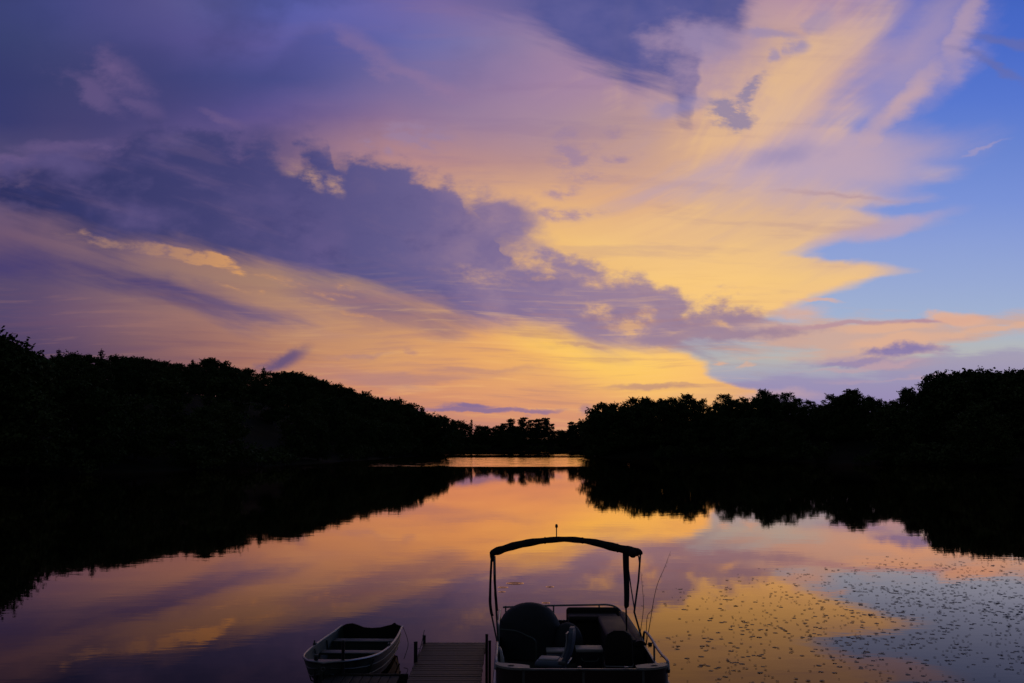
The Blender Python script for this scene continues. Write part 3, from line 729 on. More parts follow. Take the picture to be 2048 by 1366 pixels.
# right skyline
RS = [(1194, 815, 322, 'broad2', 'tree at the tip of the wooded point on the right shore'), (1212, 803, 318, 'broad0', 'round tree second from the tip of the right wooded point'), (1232, 806, 316, 'broad1', None), (1252, 806, 314, 'broad4', None), (1272, 793, 314, 'open', 'tree with an uneven twiggy top left of centre of the low right treeline'), (1294, 794, 312, 'broad3', None),
      (1318, 796, 310, 'broad1', None), (1345, 793, 308, 'tall', None), (1374, 786, 306, 'broad0', 'wide-crowned tree just left of the notch in the right treeline'), (1398, 796, 304, 'broad2', None), (1416, 812, 302, 'broad4', None), (1450, 787, 300, 'open', 'flat-topped tree just right of the notch in the right treeline'),
      (1434, 804, 302, 'broad3', None), (1482, 793, 296, 'broad1', None), (1500, 800, 292, 'broad2', None), (1524, 777, 290, 'tall', 'tall narrow tree standing out in the middle of the right treeline'), (1546, 786, 288, 'broad3', None), (1572, 784, 285, 'open', 'loose crown with see-through holes right of the tall narrow tree'), (1594, 795, 280, 'broad0', None),
      (1618, 797, 276, 'broad4', None), (1640, 808, 272, 'broad1', None), (1668, 786, 262, 'broad2', None), (1704, 776, 258, 'broad0', 'broad domed tree in the right treeline between two low stretches'), (1738, 790, 252, 'broad3', None), (1762, 797, 248, 'broad1', None), (1786, 797, 243, 'broad4', None),
      (1818, 773, 238, 'tall', 'bushy pointed tree left of the tall grove at the right edge'), (1836, 790, 232, 'broad2', None), (1862, 758, 226, 'broad3', None), (1885, 740, 222, 'broad1', 'left shoulder tree of the tall grove near the right edge'), (1912, 741, 220, 'open', None), (1945, 735, 216, 'broad0', None), (1978, 732, 212, 'broad4', 'tallest round crown of the grove near the right edge'),
      (2008, 740, 208, 'broad2', None), (2038, 734, 204, 'broad3', 'tall dark tree cut by the right edge of the photo'), (2075, 728, 200, 'broad1', None), (2120, 730, 196, 'broad0', None), (2170, 726, 190, 'broad4', None)]
for px, py, Y, k, lab in RS:
    sky_tree(px, py, Y, k, lab, None if lab else G_R, 1.0)
# trees filling the banks below the skyline
def tan_el(x, y, z): return (z-CAM_H)/y
skyL = sorted([((px-1024)/FPX, at_y(px, py, 100.)) for px, py, Y in LS], key=lambda a: a[0])
def sky_limit(s):
    pts = [((p[0]-1024)/FPX, (at_y(p[0], p[1], 100.).z-CAM_H)/100.) for p in LS]+[((p[0]-1024)/FPX, (at_y(p[0], p[1], 100.).z-CAM_H)/100.) for p in CS]+[((p[0]-1024)/FPX, (at_y(p[0], p[1], 100.).z-CAM_H)/100.) for p in RS]
    pts.sort(); xs = [p[0] for p in pts]; ys = [p[1] for p in pts]
    return float(np.interp(s, xs, ys))
def fill(count, x0, x1, y0, y1, dmin, dmax, hmin, hmax, group, gap, tries=9000):
    n = 0
    X = rng.uniform(x0, x1, tries); Y = rng.uniform(y0, y1, tries); D = sdist(X, Y); H = height(X, Y, D)
    for x, y, d, z in zip(X, Y, D, H):
        if n >= count: break
        if not (dmin < d < dmax) or abs(x/y) > .60: continue
        if any((x-a)**2+(y-b)**2 < (gap if c > 0 else gap)**2 for a, b, c in spots): continue
        h = random.uniform(hmin, hmax)
        cap = sky_limit(x/y)*y+CAM_H-z-1.2
        if cap < 5: continue
        h = min(h, cap)
        spots.append((x, y, 3.0)); n += 1
        plant(random.choice(Bk), x, y, z, h, group_label[group], 'tree', group, random.uniform(1.0, 1.3))
    return n
def second_row(pts, dy, dpy, group, step, Yoff, fixed=None):
    xs = [p[0] for p in pts]; Ys = [p[2] for p in pts]; px = xs[0]; i = 0
    while px < xs[-1]:
        Y = float(np.interp(px, xs, Ys))-Yoff
        top = at_y(px, (fixed or 683-FPX*math.tan(math.atan(sky_limit((px-1024)/FPX))-PITCH)+dpy)+random.uniform(-2, 5), Y)
        if float(sdist(np.array([top.x]), np.array([Y]))[0]) > .8:
            z = hz(top.x, Y); plant(Bk[(i*3) % 5], top.x, Y, z, min(17, max(5.0, top.z-z)), group_label[group], 'tree', group, 1.15); spots.append((top.x, Y, 3)); i += 1
        px += step*random.uniform(.8, 1.2)
    return i
RSs = sorted([(a, b, c) for a, b, c, *_ in RS])
second_row(LSb, 0, 9, G_L, 34, 14); second_row(LSb[12:], 0, 24, G_L, 34, 26)
second_row(RSs, 0, 9, G_R, 26, 12); second_row([(896, 0, 552), (1190, 0, 552)], 0, 8, G_C, 10, -18, 860)
fl = fill(20, -110, -8, 110, 345, 2, 9, 8, 12, G_L, 4.5)
fl += fill(24, -230, -12, 120, 400, 8, 170, 10, 14, G_L, 8)
fr = fill(16, 20, 125, 150, 330, 1.5, 9, 7, 11, G_R, 4)
fr += fill(4, 26, 150, 150, 345, 8, 60, 12, 16, G_R, 6)
fc = 0
for i in range(8):
    s_ = random.uniform(872, 1200); Y = random.uniform(555, 600) if s_ > 900 else random.uniform(430, 560)
    x = (s_-1024)/FPX*Y
    if float(sdist(np.array([x]), np.array([Y]))[0]) < 1.5: Y += 25; x = (s_-1024)/FPX*Y
    z = hz(x, Y); cap = sky_limit(x/Y)*Y+CAM_H-z-.5
    if cap > 4: plant(random.choice(Bk), x, Y, z, min(cap, random.uniform(8, 12)), group_label[G_C], 'tree', G_C, 1.3); fc += 1
for px in range(300, 640, 15):      # undergrowth along the crest of the left hill
    Y = float(np.interp(px, [p[0] for p in LSb], [p[2] for p in LSb]))+random.uniform(1, 5); x = (px-1024)/FPX*Y/math.cos(PITCH)
    plant('shrub%d' % random.randrange(3), x, Y, hz(x, Y)-.2, random.uniform(4.0, 5.5), 'leafy thicket among the trunks on the crest of the left hill', 'bush', 'thickets on the crest of the left hill', 1.6)
for px in range(1204, 1470, 12):
    Y = float(np.interp(px, [p[0] for p in RSs], [p[2] for p in RSs]))-random.uniform(1, 6); x = (px-1024)/FPX*Y/math.cos(PITCH)
    plant('shrub%d' % random.randrange(3), x, Y, hz(x, Y)-.2, random.uniform(4.5, 6.0), 'leafy thicket under the crowns of the right wooded point', 'bush', 'thickets under the right wood', 1.7)
# bushes leaning over the water line
nb = 0
for i in range(2000):
    if nb >= 70: break
    k = random.randrange(4, 33); a = lake[k]; b = lake[k+1]; t = random.random()
    x, y = a[0]+(b[0]-a[0])*t, a[1]+(b[1]-a[1])*t
    c = np.array([x, y]); n_ = np.array([b[1]-a[1], -(b[0]-a[0])]); n_ /= np.linalg.norm(n_)
    for sg in (1, -1):
        q = c+n_*sg*random.uniform(.6, 3.0)
        if float(sdist(np.array([q[0]]), np.array([q[1]]))[0]) > .4: break
    else: continue
    left = q[0] < 0
    plant('shrub%d' % random.randrange(3), q[0], q[1], hz(q[0], q[1])-.1, random.uniform(1.8, 4.5),
          'low leafy bush at the water line under the %s trees' % ('left bank' if left else 'right bank'), 'bush', 'bushes along the %s water line' % ('left' if left else 'right'), 1.3)
    nb += 1

# ------------------------------------------------------------------ materials of the foreground
M_alu = node_mat('brushed_aluminium', (.30, .31, .33), .42, metal=.9, var=.2, scale=14, bump=.15, bscale=60)
M_alu_dull = node_mat('weathered_aluminium', (.10, .12, .12), .5, metal=.6, var=.3, scale=5, bump=.3, bscale=25)
M_panel = node_mat('painted_panel', (.045, .022, .026), .42, metal=.0, var=.2, scale=3)
M_canvas = node_mat('dark_canvas', (.018, .020, .030), .85, var=.3, scale=9, bump=.6, bscale=40)
M_tarp = node_mat('tarp_cloth', (.024, .030, .040), .8, var=.3, scale=4, bump=.8, bscale=9)
M_vinyl = node_mat('seat_vinyl', (.028, .024, .022), .6, var=.2, scale=5, bump=.2, bscale=30, spec=.2)
M_vinyl_b = node_mat('seat_vinyl_blue', (.10, .13, .20), .45, var=.2, scale=5, bump=.2, bscale=30)
M_vinyl_w = node_mat('seat_vinyl_white', (.38, .38, .42), .45, var=.1, scale=5)
M_white = node_mat('white_plastic', (.32, .31, .31), .45, var=.08, scale=6)
M_carpet = node_mat('deck_carpet', (.035, .042, .040), .95, var=.3, scale=20, bump=.6, bscale=120)
M_plank = node_mat('weathered_plank', (.075, .048, .030), .62, var=.45, scale=7, bump=.6, bscale=35)
M_post = node_mat('steel_post', (.035, .034, .045), .5, metal=.6, var=.3, scale=10)
M_wooddark = node_mat('dark_beam', (.018, .015, .013), .8, var=.4, scale=8, bump=.5)
M_rope = node_mat('rope_fibre', (.10, .09, .08), .9, var=.2, scale=40)
M_rod = node_mat('rod_blank', (.030, .020, .022), .4, var=.1, scale=20)
M_pad = node_mat('lily_leaf', (.060, .062, .050), .5, var=.35, scale=6, spec=.25)
M_hullg = node_mat('boat_green', (.055, .08, .07), .5, metal=.3, var=.25, scale=4, bump=.2, bscale=20)
M_lamp = node_mat('lamp_lens', (.12, .04, .03), .3, var=.1, scale=20)

# ------------------------------------------------------------------ dock
ZD = .50
def dock():
    a = at_z(848, 1284.5, ZD); b = at_z(972, 1284.5, ZD)
    x0, x1, yf = a.x, b.x, a.y
    near = 8.0
    t = thing('dock', 'weathered plank dock between the rowboat and the pontoon boat', 'dock', ((x0+x1)/2, yf, 0))
    d = MB(); y = yf-.07; w = .138
    k = 0
    while y > near:
        dz = random.uniform(-.003, .003)
        d.box(((x0+x1)/2+random.uniform(-.008, .008), y, ZD-.018+dz), (x1-x0, w-.013, .036), bev=.006, rx=random.uniform(-.012, .012)); y -= w; k += 1
    d.build('decking', M_plank, t)
    f = MB()
    for x in (x0+.05, x1-.05): f.box((x, (yf+near)/2-.01, ZD-.105), (.045, yf-near-.05, .13))
    f.box(((x0+x1)/2, yf-.03, ZD-.105), (x1-x0-.146, .045, .13)); f.build('frame', M_wooddark, t)
    def post(px, py_t, Y, r=.028, z0=-1.2):
        p = at_y(px, py_t, Y); m = MB(); m.tube([(p.x, p.y, z0), (p.x, p.y, p.z-.01)], r, 10); o = m.build('post', M_post, t)
        c = MB(); c.tube([(p.x, p.y, p.z-.012), (p.x, p.y, p.z+.004), (p.x, p.y, p.z+.01)], [r+.004, r+.003, r*.5], 10); c.build('cap', M_post, o)
        return p
    p1 = post(848.5, 1271, yf-.08); p2 = post(831.5, 1284, 16.55, .030); p3 = post(973.5, 1269, yf-.5, .024); p4 = post(979.5, 1282, yf-1.35, .022)
    ch = MB(); m_ = (p1+p2)/2
    for a_, b_ in (((p1.x, p1.y, .56), (p2.x, p2.y, .70)), ((p1.x, p1.y, .72), (p2.x, p2.y, .50))):
        a_ = Vector(a_); b_ = Vector(b_)
        ch.tube([a_.lerp(b_, k/8)-Vector((0, 0, .06*math.sin(math.pi*k/8))) for k in range(9)], .006, 6)
    ch.build('tie_rope', M_rope, t)
    # the side platform running off to the left
    sx1 = x0-.03; yy_ = at_z(750, 1350, ZD-.02).y
    s0 = at_z(652, 1352, ZD-.02).x
    t2 = thing('dock_platform', 'dark low side platform joined to the left of the plank dock', 'dock', ((s0+sx1)/2, yy_, 0))
    e = MB(); x = s0+.07
    while x < sx1-.06:
        e.box((x, yy_-1.0, ZD-.045+random.uniform(-.002, .002)), (.128, 2.0, .034), bev=.005); x += .14
    e.build('decking', M_wooddark, t2)
    MB().box(((s0+sx1)/2, yy_+.025, ZD-.09), (sx1-s0, .045, .16)).build('edge_beam', M_wooddark, t2)
    MB().box(((s0+sx1)/2, yy_-1.95, ZD-.14), (sx1-s0, .045, .14)).build('edge_beam', M_wooddark, t2)
    for px, py, Y, r in ((632, 1311, yy_+.09, .032), (686.5, 1282, yy_+.09, .026)):
        p = at_y(px, py, Y); m = MB(); m.tube([(p.x, p.y, -1.2), (p.x, p.y, p.z-.01)], r, 10); o = m.build('post', M_post, t2)
        c = MB(); c.tube([(p.x, p.y, p.z-.015), (p.x, p.y, p.z+.01), (p.x, p.y, p.z+.018)], [r+.005, r+.004, r*.6], 10); c.build('cap', M_alu_dull, o)
    return x0, x1, yf
DX0, DX1, DYF = dock()

# ------------------------------------------------------------------ rowboat
def rowboat():
    A = at_z(744, 1250, .52); Bp = at_z(647, 1335, .62)         # stern centre, bow tip
    L = math.hypot(A.x-Bp.x, A.y-Bp.y); rz = math.atan2(Bp.x-A.x, -(Bp.y-A.y))
    t = thing('rowboat', 'small aluminium rowboat with three bench seats moored left of the dock', 'rowboat', (A.x, A.y, 0))
    ux = Vector(((Bp.x-A.x)/L, (Bp.y-A.y)/L, 0)); uy = Vector((-ux.y, ux.x, 0))    # u along, v across
    def W(u, v, z): return Vector((A.x, A.y, 0))+ux*u+uy*v+Vector((0, 0, z))
    # stations: u/L, half beam at the gunwale, sheer height, half beam at chine, chine height, keel height
    ST_ = [(0, .58, .50, .49, .06, -.02), (.12, .61, .49, .52, .06, -.04), (.25, .64, .49, .545, .06, -.05), (.4, .655, .50, .55, .07, -.05), (.55, .645, .52, .52, .09, -.05), (.68, .60, .55, .44, .12, -.04),
           (.79, .515, .59, .32, .17, -.02), (.88, .39, .63, .20, .25, .02), (.945, .26, .66, .10, .34, .12), (.985, .10, .68, .035, .42, .24), (1.0, .012, .68, .008, .46, .33)]
    def section(s, off=0.0):
        u, b, zs, c, zc, zk = s; u *= L; b = max(.004, b-off); c = max(.003, c-off); zk2 = zk+off; zc2 = zc+off*.7
        pts = []
        for sg in (1, -1):
            side = [(b, zs), (b-.005-(b-c)*.18, zs-(zs-zc)*.30), (b-(b-c)*.42, zs-(zs-zc)*.62), (c+.012, zc2+.05), (c, zc2), (c*.5, zk2+(zc2-zk2)*.42), (.02, zk2)]
            q = [W(u, sg*v, z) for v, z in side]
            pts += q if sg == 1 else list(reversed(q))
        return pts
    h = MB(); h.loft([section(s) for s in ST_], close=False)
    hull = h.build('hull', M_alu_dull, t, angle=28)
    i = MB(); i.loft([section(s, .014) for s in ST_[:-1]], close=False); i.build('hull_lining', M_hullg, t, angle=28)
    # strakes pressed along the side
    st = MB()
    for fz, o in ((.34, .010), (.66, .012)):
        for sg in (1, -1):
            st.tube([W(u*L, sg*(b-(b-c)*fz*.8+o), zs-(zs-zc)*fz) for u, b, zs, c, zc, zk in ST_[:-1]], .011, 6)
    st.build('strake', M_alu_dull, t)
    g = MB()
    top = [W(u*L, b+.006, zs+.004) for u, b, zs, *_ in ST_]+[W(u*L, -b-.006, zs+.004) for u, b, zs, *_ in reversed(ST_)]
    g.tube(arc(top, 4), .019, 8); g.build('gunwale', M_alu, t)
    tr = MB()                    # transom with a dip between raised shoulders
    prof = [(-.575, .50), (-.50, .535), (-.38, .55), (-.28, .52), (-.16, .475), (0, .462), (.16, .475), (.28, .505), (.38, .53), (.42, .56), (.45, .56), (.47, .535), (.575, .50), (.50, .06), (.02, -.02), (-.02, -.02), (-.50, .06)]
    tr.loft([[W(-.030, v, z) for v, z in prof], [W(.012, v, z) for v, z in prof]], close=True, cap=(True, True)); tr.build('transom', M_wooddark, t, smooth=False)
    for u, hb, z in ((.17, .575, .36), (.40, .595, .34), (.62, .55, .36)):
        b = MB(); b.box(W(u*L, 0, z), (hb*2, .27, .03), rz=rz, bev=.01); b.box(W(u*L, 0, z/2+.02), (hb*1.55, .24, z-.08), rz=rz)
        b.build('bench', M_hullg, t)
    for u in (.08, .29, .51, .73):
        s = min(ST_, key=lambda q: abs(q[0]-u)); br = MB()
        br.tube([W(u*L, s[1]-.03, s[2]-.03), W(u*L, s[3]+.01, s[4]+.05), W(u*L, 0, s[5]+.03), W(u*L, -(s[3]+.01), s[4]+.05), W(u*L, -(s[1]-.03), s[2]-.03)], .012, 5)
        br.build('rib', M_hullg, t)
    bow = MB(); bow.loft([[W(.90*L, v, .655) for v in (-.33, 0, .33)], [W(.95*L, v, .672) for v in (-.22, 0, .22)], [W(.99*L, v, .69) for v in (-.06, 0, .06)]], close=False)
    bow.build('bow_plate', M_alu_dull, t)
    for sg, u in ((1, .47), (-1, .47)):
        o = MB(); o.box(W(u*L, sg*.65, .545), (.05, .10, .035), rz=rz, bev=.006); o.tube([W(u*L, sg*.66, .54), W(u*L, sg*.66, .60)], .014, 8); o.build('oarlock', M_alu_dull, t)
    ring = MB(); ring.tube([W(L*1.005, .03*math.cos(a), .60+.03*math.sin(a)) for a in [k*math.pi/6 for k in range(13)]], .006, 6); ring.build('bow_ring', M_alu, t)
    # line hanging from the stern corner
    c = W(.02, -.60 if W(0, -.6, 0).x > W(0, .6, 0).x else .60, .50)
    d = at_y(808, 1318, c.y-.9)
    r = MB(); mid = at_y(816, 1292, c.y-.4); r.tube(arc([c, (c+mid)/2+Vector((.03, 0, -.02)), mid, d], 5), .006, 6)
    tag(r.build('mooring_rope', M_rope), 'thin mooring line hanging from the stern corner of the rowboat', 'rope')
rowboat()

# ------------------------------------------------------------------ pontoon boat
DK = .56; RZ = 1.14
XR = at_z(1347, 1335, RZ).x-.03; YN = at_z(1347, 1335, RZ).y
XL = at_z(1003, 1346, RZ).x-.08; YF = at_z(1113, 1212, RZ).y
def rrect(cx, cy, w, d, r, n=5):
    out = []
    for sx, sy, a0 in ((1, 1, 0), (-1, 1, 90), (-1, -1, 180), (1, -1, 270)):
        for k in range(n+1):
            a = R(a0+90*k/n); out.append((cx+sx*(w/2-r)+r*math.cos(a), cy+sy*(d/2-r)+r*math.sin(a)))
    return out
def slab(mb, outline, z0, z1, hole=None):
    mb.loft([[(x, y, z0) for x, y in outline], [(x, y, z1) for x, y in outline]], cap=(True, True)); return mb
def cushion(c, d, rz=0, rx=0, ry=0, bev=.05):
    m = MB(); m.box(c, d, rz=rz, rx=rx, ry=ry, bev=bev); return m
def pontoon():
    xc = (XL+XR)/2; yc_ = (YN+YF)/2; w = XR-XL
    t = thing('pontoon_boat', 'pontoon boat with folded canopy arch, rails and seats moored right of the dock', 'pontoon boat', (xc, yc_, 0))
    for x in (XL+.38, XR-.38):
        p = MB(); ys = [YN-.25, YN-.15, YN+.1, YN+.5]+[YF-.4, YF+.2]
        p.tube([(x, YN-.32, .30), (x, YN-.2, .24), (x, YN+.05, .19), (x, YN+.45, .17), (x, YF+.15, .17), (x, YF+.3, .20)], [.05, .18, .26, .31, .31, .26], 20)
        p.build('pontoon', M_alu_dull, t)
    d = MB(); slab(d, rrect(xc, yc_, w+.06, YF-YN+.30, .08), DK-.07, DK); d.build('deck', M_carpet, t)
    e = MB(); o = rrect(xc, yc_, w+.08, YF-YN+.32, .09); e.tube([(x, y, DK-.045) for x, y in o+[o[0]]], .035, 8, cap=False); e.build('deck_edge', M_alu, t)
    # fence panels with upright seams
    def panel(a, b, z0, z1, name='fence_panel'):
        a = Vector((*a, 0)); b = Vector((*b, 0)); L = (b-a).length; ang_ = math.atan2(b.y-a.y, b.x-a.x)
        m = MB(); m.box(((a.x+b.x)/2, (a.y+b.y)/2, (z0+z1)/2), (L, .022, z1-z0), rz=ang_)
        po = m.build(name, M_panel, t, smooth=False)
        r = MB(); r.box(((a.x+b.x)/2, (a.y+b.y)/2, z1+.016), (L, .034, .030), rz=ang_, bev=.006); r.box(((a.x+b.x)/2, (a.y+b.y)/2, z0-.014), (L, .034, .026), rz=ang_)
        n = max(2, int(L/.6))
        for k in range(n+1):
            q = a.lerp(b, k/n); r.box((q.x, q.y, (z0+z1)/2), (.03, .030, z1-z0), rz=ang_)
        r.build('panel_frame', M_alu, po)
        return po
    PZ = .87
    panel((XL+.06, YF), (XR-.10, YF), DK+.04, PZ)
    panel((XR, YN+.16), (XR, YF-.1), DK+.04, PZ)
    panel((XL, YN+.16), (XL, YN+1.5), DK+.04, PZ); panel((XL, YN+2.3), (XL, YF-.1), DK+.04, PZ)
    # near end fence is taller, corners rounded
    nz = RZ-.045
    panel((XL+.36, YN), (XR-.36, YN), DK+.04, nz)
    for sg, x in ((1, XR), (-1, XL)):
        q = [(x-sg*.36+sg*.36*math.sin(a), YN+.30-.30*math.cos(a)) for a in [R(k*9) for k in range(11)]]
        cr = MB(); cr.loft([[(a, b, DK+.02) for a, b in q], [(a, b, nz+.005) for a, b in q], [(a-sg*.02, b+.02, nz+.005) for a, b in q], [(a-sg*.02, b+.02, DK+.02) for a, b in q]], close=False); cr.build('corner_panel', M_panel, t)
    # corner tables; flat dark discs stand for the shade inside cup holes
    for sg, x in ((1, XR), (-1, XL)):
        q = [(x-sg*.36+sg*.37*math.sin(a), YN+.30-.31*math.cos(a)) for a in [R(k*9) for k in range(11)]]+[(x+sg*.01, YN+.34), (x-sg*.34, YN+.22), (x-sg*.44, YN+.16), (x-sg*.44, YN-.01)]
        if sg < 0: q = [(a, b) for a, b in reversed(q)]
        m = MB(); slab(m, q, nz+.012, nz+.040); ct = m.build('corner_table', M_white, t)
        c = MB(); cx_, cy_ = x-sg*.20, YN+.13; rings = []
        for r_, z_ in ((.048, nz+.0405), (.048, nz+.0425), (.040, nz+.0425), (.038, nz+.0405)): rings.append([(cx_+r_*math.cos(k*math.pi/8), cy_+r_*math.sin(k*math.pi/8), z_) for k in range(16)])
        c.loft(rings); c.build('cup_rim', M_alu_dull, ct)
        k_ = MB(); k_.loft([[(cx_+.038*math.cos(k*math.pi/8), cy_+.038*math.sin(k*math.pi/8), nz+.041) for k in range(16)]]*1+[[(cx_+.001*math.cos(k*math.pi/8), cy_+.001*math.sin(k*math.pi/8), nz+.041) for k in range(16)]]); k_.build('cup_shade', M_canvas, ct)
    # rails
    r = MB(); rr_ = .0165
    r.tube(arc([(XL+.05, YF, RZ-.02), (XL+.8, YF, RZ+.005), (XR-.6, YF, RZ+.02), (XR-.34, YF, RZ+.02), (XR-.18, YF-.03, RZ-.03), (XR-.06, YF-.10, RZ-.16), (XR-.02, YF-.2, RZ-.24)], 5), rr_, 10)
    for x in (XL+.95, XR-.95+.45, XL+.10): r.tube([(x, YF, PZ), (x, YF, RZ+.005)], .014, 8)
    r.build('rear_rail', M_alu, t)
    r = MB()
    r.tube(arc([(XR, 15.95, PZ+.02), (XR+.005, 15.85, RZ-.06), (XR+.005, 15.55, RZ), (XR+.01, 15.0, RZ), (XR+.01, 14.6, RZ-.02), (XR+.01, 14.0, RZ-.015), (XR+.01, YN+.55, RZ+.005), (XR+.005, YN+.30, RZ), (XR, YN+.22, RZ-.10), (XR, YN+.20, nz-.02)], 5), .019, 10)
    r.tube([(XR+.005, 14.75, PZ+.02), (XR+.005, 14.75, RZ-.02)], .015, 8)
    r.build('side_rail', M_alu, t)
    r = MB()
    r.tube(arc([(XL, YF-.15, PZ), (XL, YF-.22, RZ-.05), (XL, YF-.5, RZ), (XL, 16.6, RZ), (XL, 16.1, RZ-.01), (XL, 15.95, PZ)], 5), .019, 10)
    r.tube(arc([(XL, 14.95, PZ), (XL, 14.9, RZ-.06), (XL, 14.7, RZ), (XL, 14.0, RZ), (XL, YN+.45, RZ), (XL, YN+.25, RZ-.06), (XL, YN+.22, nz)], 5), .019, 10)
    r.build('side_rail', M_alu, t)
    # curved grab rail beside the console
    r = MB(); r.tube(arc([at_y(999, 1259, 15.9), at_y(1030, 1262, 15.9), at_y(1052, 1271, 15.9), at_y(1068, 1279, 15.9), at_y(1072, 1291, 15.9), at_y(1072.5, 1322, 15.9), (at_y(1072.5, 1322, 15.9).x, 15.9, DK)], 4), .014, 8)
    r.build('grab_rail', M_alu_dull, t)
    g_ = MB(); g_.tube(arc([at_y(999, 1296, YN+.9), at_y(1002, 1303, YN+.75), at_y(1004.5, 1320, YN+.6), at_y(1005, 1343, YN+.5)], 4), [.02]*7+[.028]*6, 10)
    g_.build('gate_post', M_white, t)
    # couch round the far right corner
    c = t
    b = cushion((XR-.20-.44, YF-.20, DK+.20), (.86, .58, .40), bev=.02); b.build('seat_base', M_vinyl, t)
    b = cushion((XR-.20-.44, YF-.30, DK+.44), (.87, .52, .10)); b.build('seat_cushion', M_vinyl, t)
    b = cushion((XR-.20-.42, YF-.085, DK+.34), (.94, .13, .46), rx=-.06, bev=.055); b.build('backrest', M_vinyl, t)
    b = cushion((XR-.30, YF-1.55, DK+.20), (.52, 2.15, .40), bev=.02); b.build('seat_base', M_vinyl, t)
    b = cushion((XR-.35, YF-1.55, DK+.44), (.46, 2.16, .10)); b.build('seat_cushion', M_vinyl, t)
    m = MB(); ys = np.linspace(YF-.16, YF-2.68, 12); rings = []
    for i, y in enumerate(ys):
        zt = 1.06-.0*i; k_ = 1-.25*(max(0, i-9)/2)
        z0, z1 = DK+.42, DK+.42+(zt-DK-.42)*k_*(1+.02*math.sin(i*1.9))
        prof = [(-.13, z0), (-.13, z1-.04), (-.10, z1), (-.03, z1+.015), (.03, z1-.01), (.05, z1-.05), (.05, z0)]
        rings.append([(XR-.075+a, y, z) for a, z in prof])
    m.loft(rings, cap=(True, True)); m.build('backrest', M_vinyl, t, angle=60)
    # fishing chairs
    def chair(px, py_seat, Y, yaw, mats, tilt=.22, fold=0.0, hb=.44):
        p = at_y(px, py_seat, Y); z = p.z
        ch = bpy.data.objects.new('fishing_chair', None); col.objects.link(ch); ch.parent = t
        ch.matrix_parent_inverse = Matrix.Translation(-t.location); ch.location = (0, 0, 0)
        M = Matrix.Translation((p.x, Y, z)) @ Euler((0, 0, yaw)).to_matrix().to_4x4()
        def put(mb, name, mat):
            mb.v = [tuple(M @ Vector(v)) for v in mb.v]
            return mb.build(name, mat, ch)
        # local: faces +y
        pd = MB(); pd.tube([(0, 0, DK-z), (0, 0, DK-z+.02), (0, 0, DK-z+.03), (0, 0, -.10)], [.15, .145, .035, .03], 14); pd.box((0, 0, -.085), (.22, .22, .02)); put(pd, 'pedestal', M_alu_dull)
        s = MB(); s.box((0, .02, -.02), (.41, .42, .10), bev=.045); put(s, 'seat', mats[0])
        s = MB(); s.box((0, .05, .035), (.25, .28, .03), bev=.014); put(s, 'seat_inlay', mats[1])
        bk = MB(); n = 9; rings = []
        for i in range(n+1):
            f = i/n; zz = .035+hb*f; hw = .205*(1-.10*f) if f < .8 else .205*(.92-.55*((f-.8)/.2)**2)
            th = .045*(1-.3*f); yy = -.19-tilt*zz*1.0-.03*math.sin(math.pi*f)
            rings.append([(hw*x_, yy+th*y_, zz) for x_, y_ in ((-1, -.2), (-.92, -.9), (-.5, -1.15), (.5, -1.15), (.92, -.9), (1, -.2), (.95, .8), (.55, 1), (-.55, 1), (-.95, .8))])
        bk.loft(rings, cap=(True, True)); put(bk, 'backrest', mats[0])
        il = MB(); il.loft([[(x_*.12*(1-.1*f), -.135-tilt*(.06+(hb-.08)*f)-.03*math.sin(math.pi*f)+dy, .07+(hb-.11)*f) for x_, dy in ((-1, -.01), (-.9, .012), (.9, .012), (1, -.01))] for f in [k/6 for k in range(7)]], cap=(True, True)); put(il, 'back_inlay', mats[1])
        hg = MB()
        for sg in (1, -1): hg.box((sg*.195, -.17, .02), (.02, .10, .05), bev=.004)
        hg.tube([(-.19, -.245, .01), (.19, -.245, .01)], .012, 8); put(hg, 'hinge', M_alu)
        return ch
    chair(1105, 1322, 14.75, R(78), (M_vinyl_b, M_vinyl_w), tilt=.20, hb=.45)
    chair(1237, 1327, 14.6, R(-4), (M_vinyl, M_vinyl_w), tilt=.08, hb=.47)
    # folding canopy
    YB = 15.8
    def bp_(px, py, dy=0.0): return at_y(px, py, YB+dy)
    bun = MB()
    P = [(985, 1122), (983.5, 1108), (987, 1103.5), (1000, 1099), (1025, 1091), (1055, 1084.5), (1090, 1079.5), (1128, 1077), (1160, 1079), (1190, 1083.5), (1220, 1091), (1248, 1097.5), (1266, 1102), (1279, 1103.5), (1281, 1108)]
    rad = [.020, .040, .060, .068, .068, .062, .056, .046, .052, .058, .070, .075, .080, .062, .030]
    pts = arc([bp_(x, y+1.5) for x, y in P], 3)
    rd = list(np.interp(np.linspace(0, len(P)-1, len(pts)), range(len(P)), rad))
    rd = [r*.9*(1+.07*math.sin(i*1.7)+.05*math.sin(i*.9+1)) for i, r in enumerate(rd)]
    bun.tube(pts, rd, 14)
    bun.tube(arc([bp_(1258, 1102, -.05), bp_(1266, 1107, -.06), bp_(1272, 1106, -.05)], 3), [.05, .06, .065, .07, .065, .05, .03], 10)
    can = bun.build('folded_canopy', M_canvas, t)
    sp_ = MB()
    for x, y, r_ in ((1027, 1090.5, .072), (1090, 1079.5, .060), (1165, 1079.5, .056), (1235, 1094.5, .078)):
        q = bp_(x, y+1.5); sp_.tube([q+Vector((-.012, 0, 0)), q+Vector((.012, 0, 0))], r_*.9, 14)
    sp_.build('strap', M_canvas, can)
    fr = MB()
    fr.tube(arc([bp_(984, 1106), bp_(981.5, 1150), bp_(981.5, 1222)], 6), .013, 8); fr.tube([bp_(981.5, 1222), (XL, YB, PZ)], .013, 8)
    fr.tube([bp_(987.5, 1108, .25), bp_(988.5, 1160, .2), bp_(992.5, 1225, .1), (XL, YB+.1, PZ)], .013, 8)
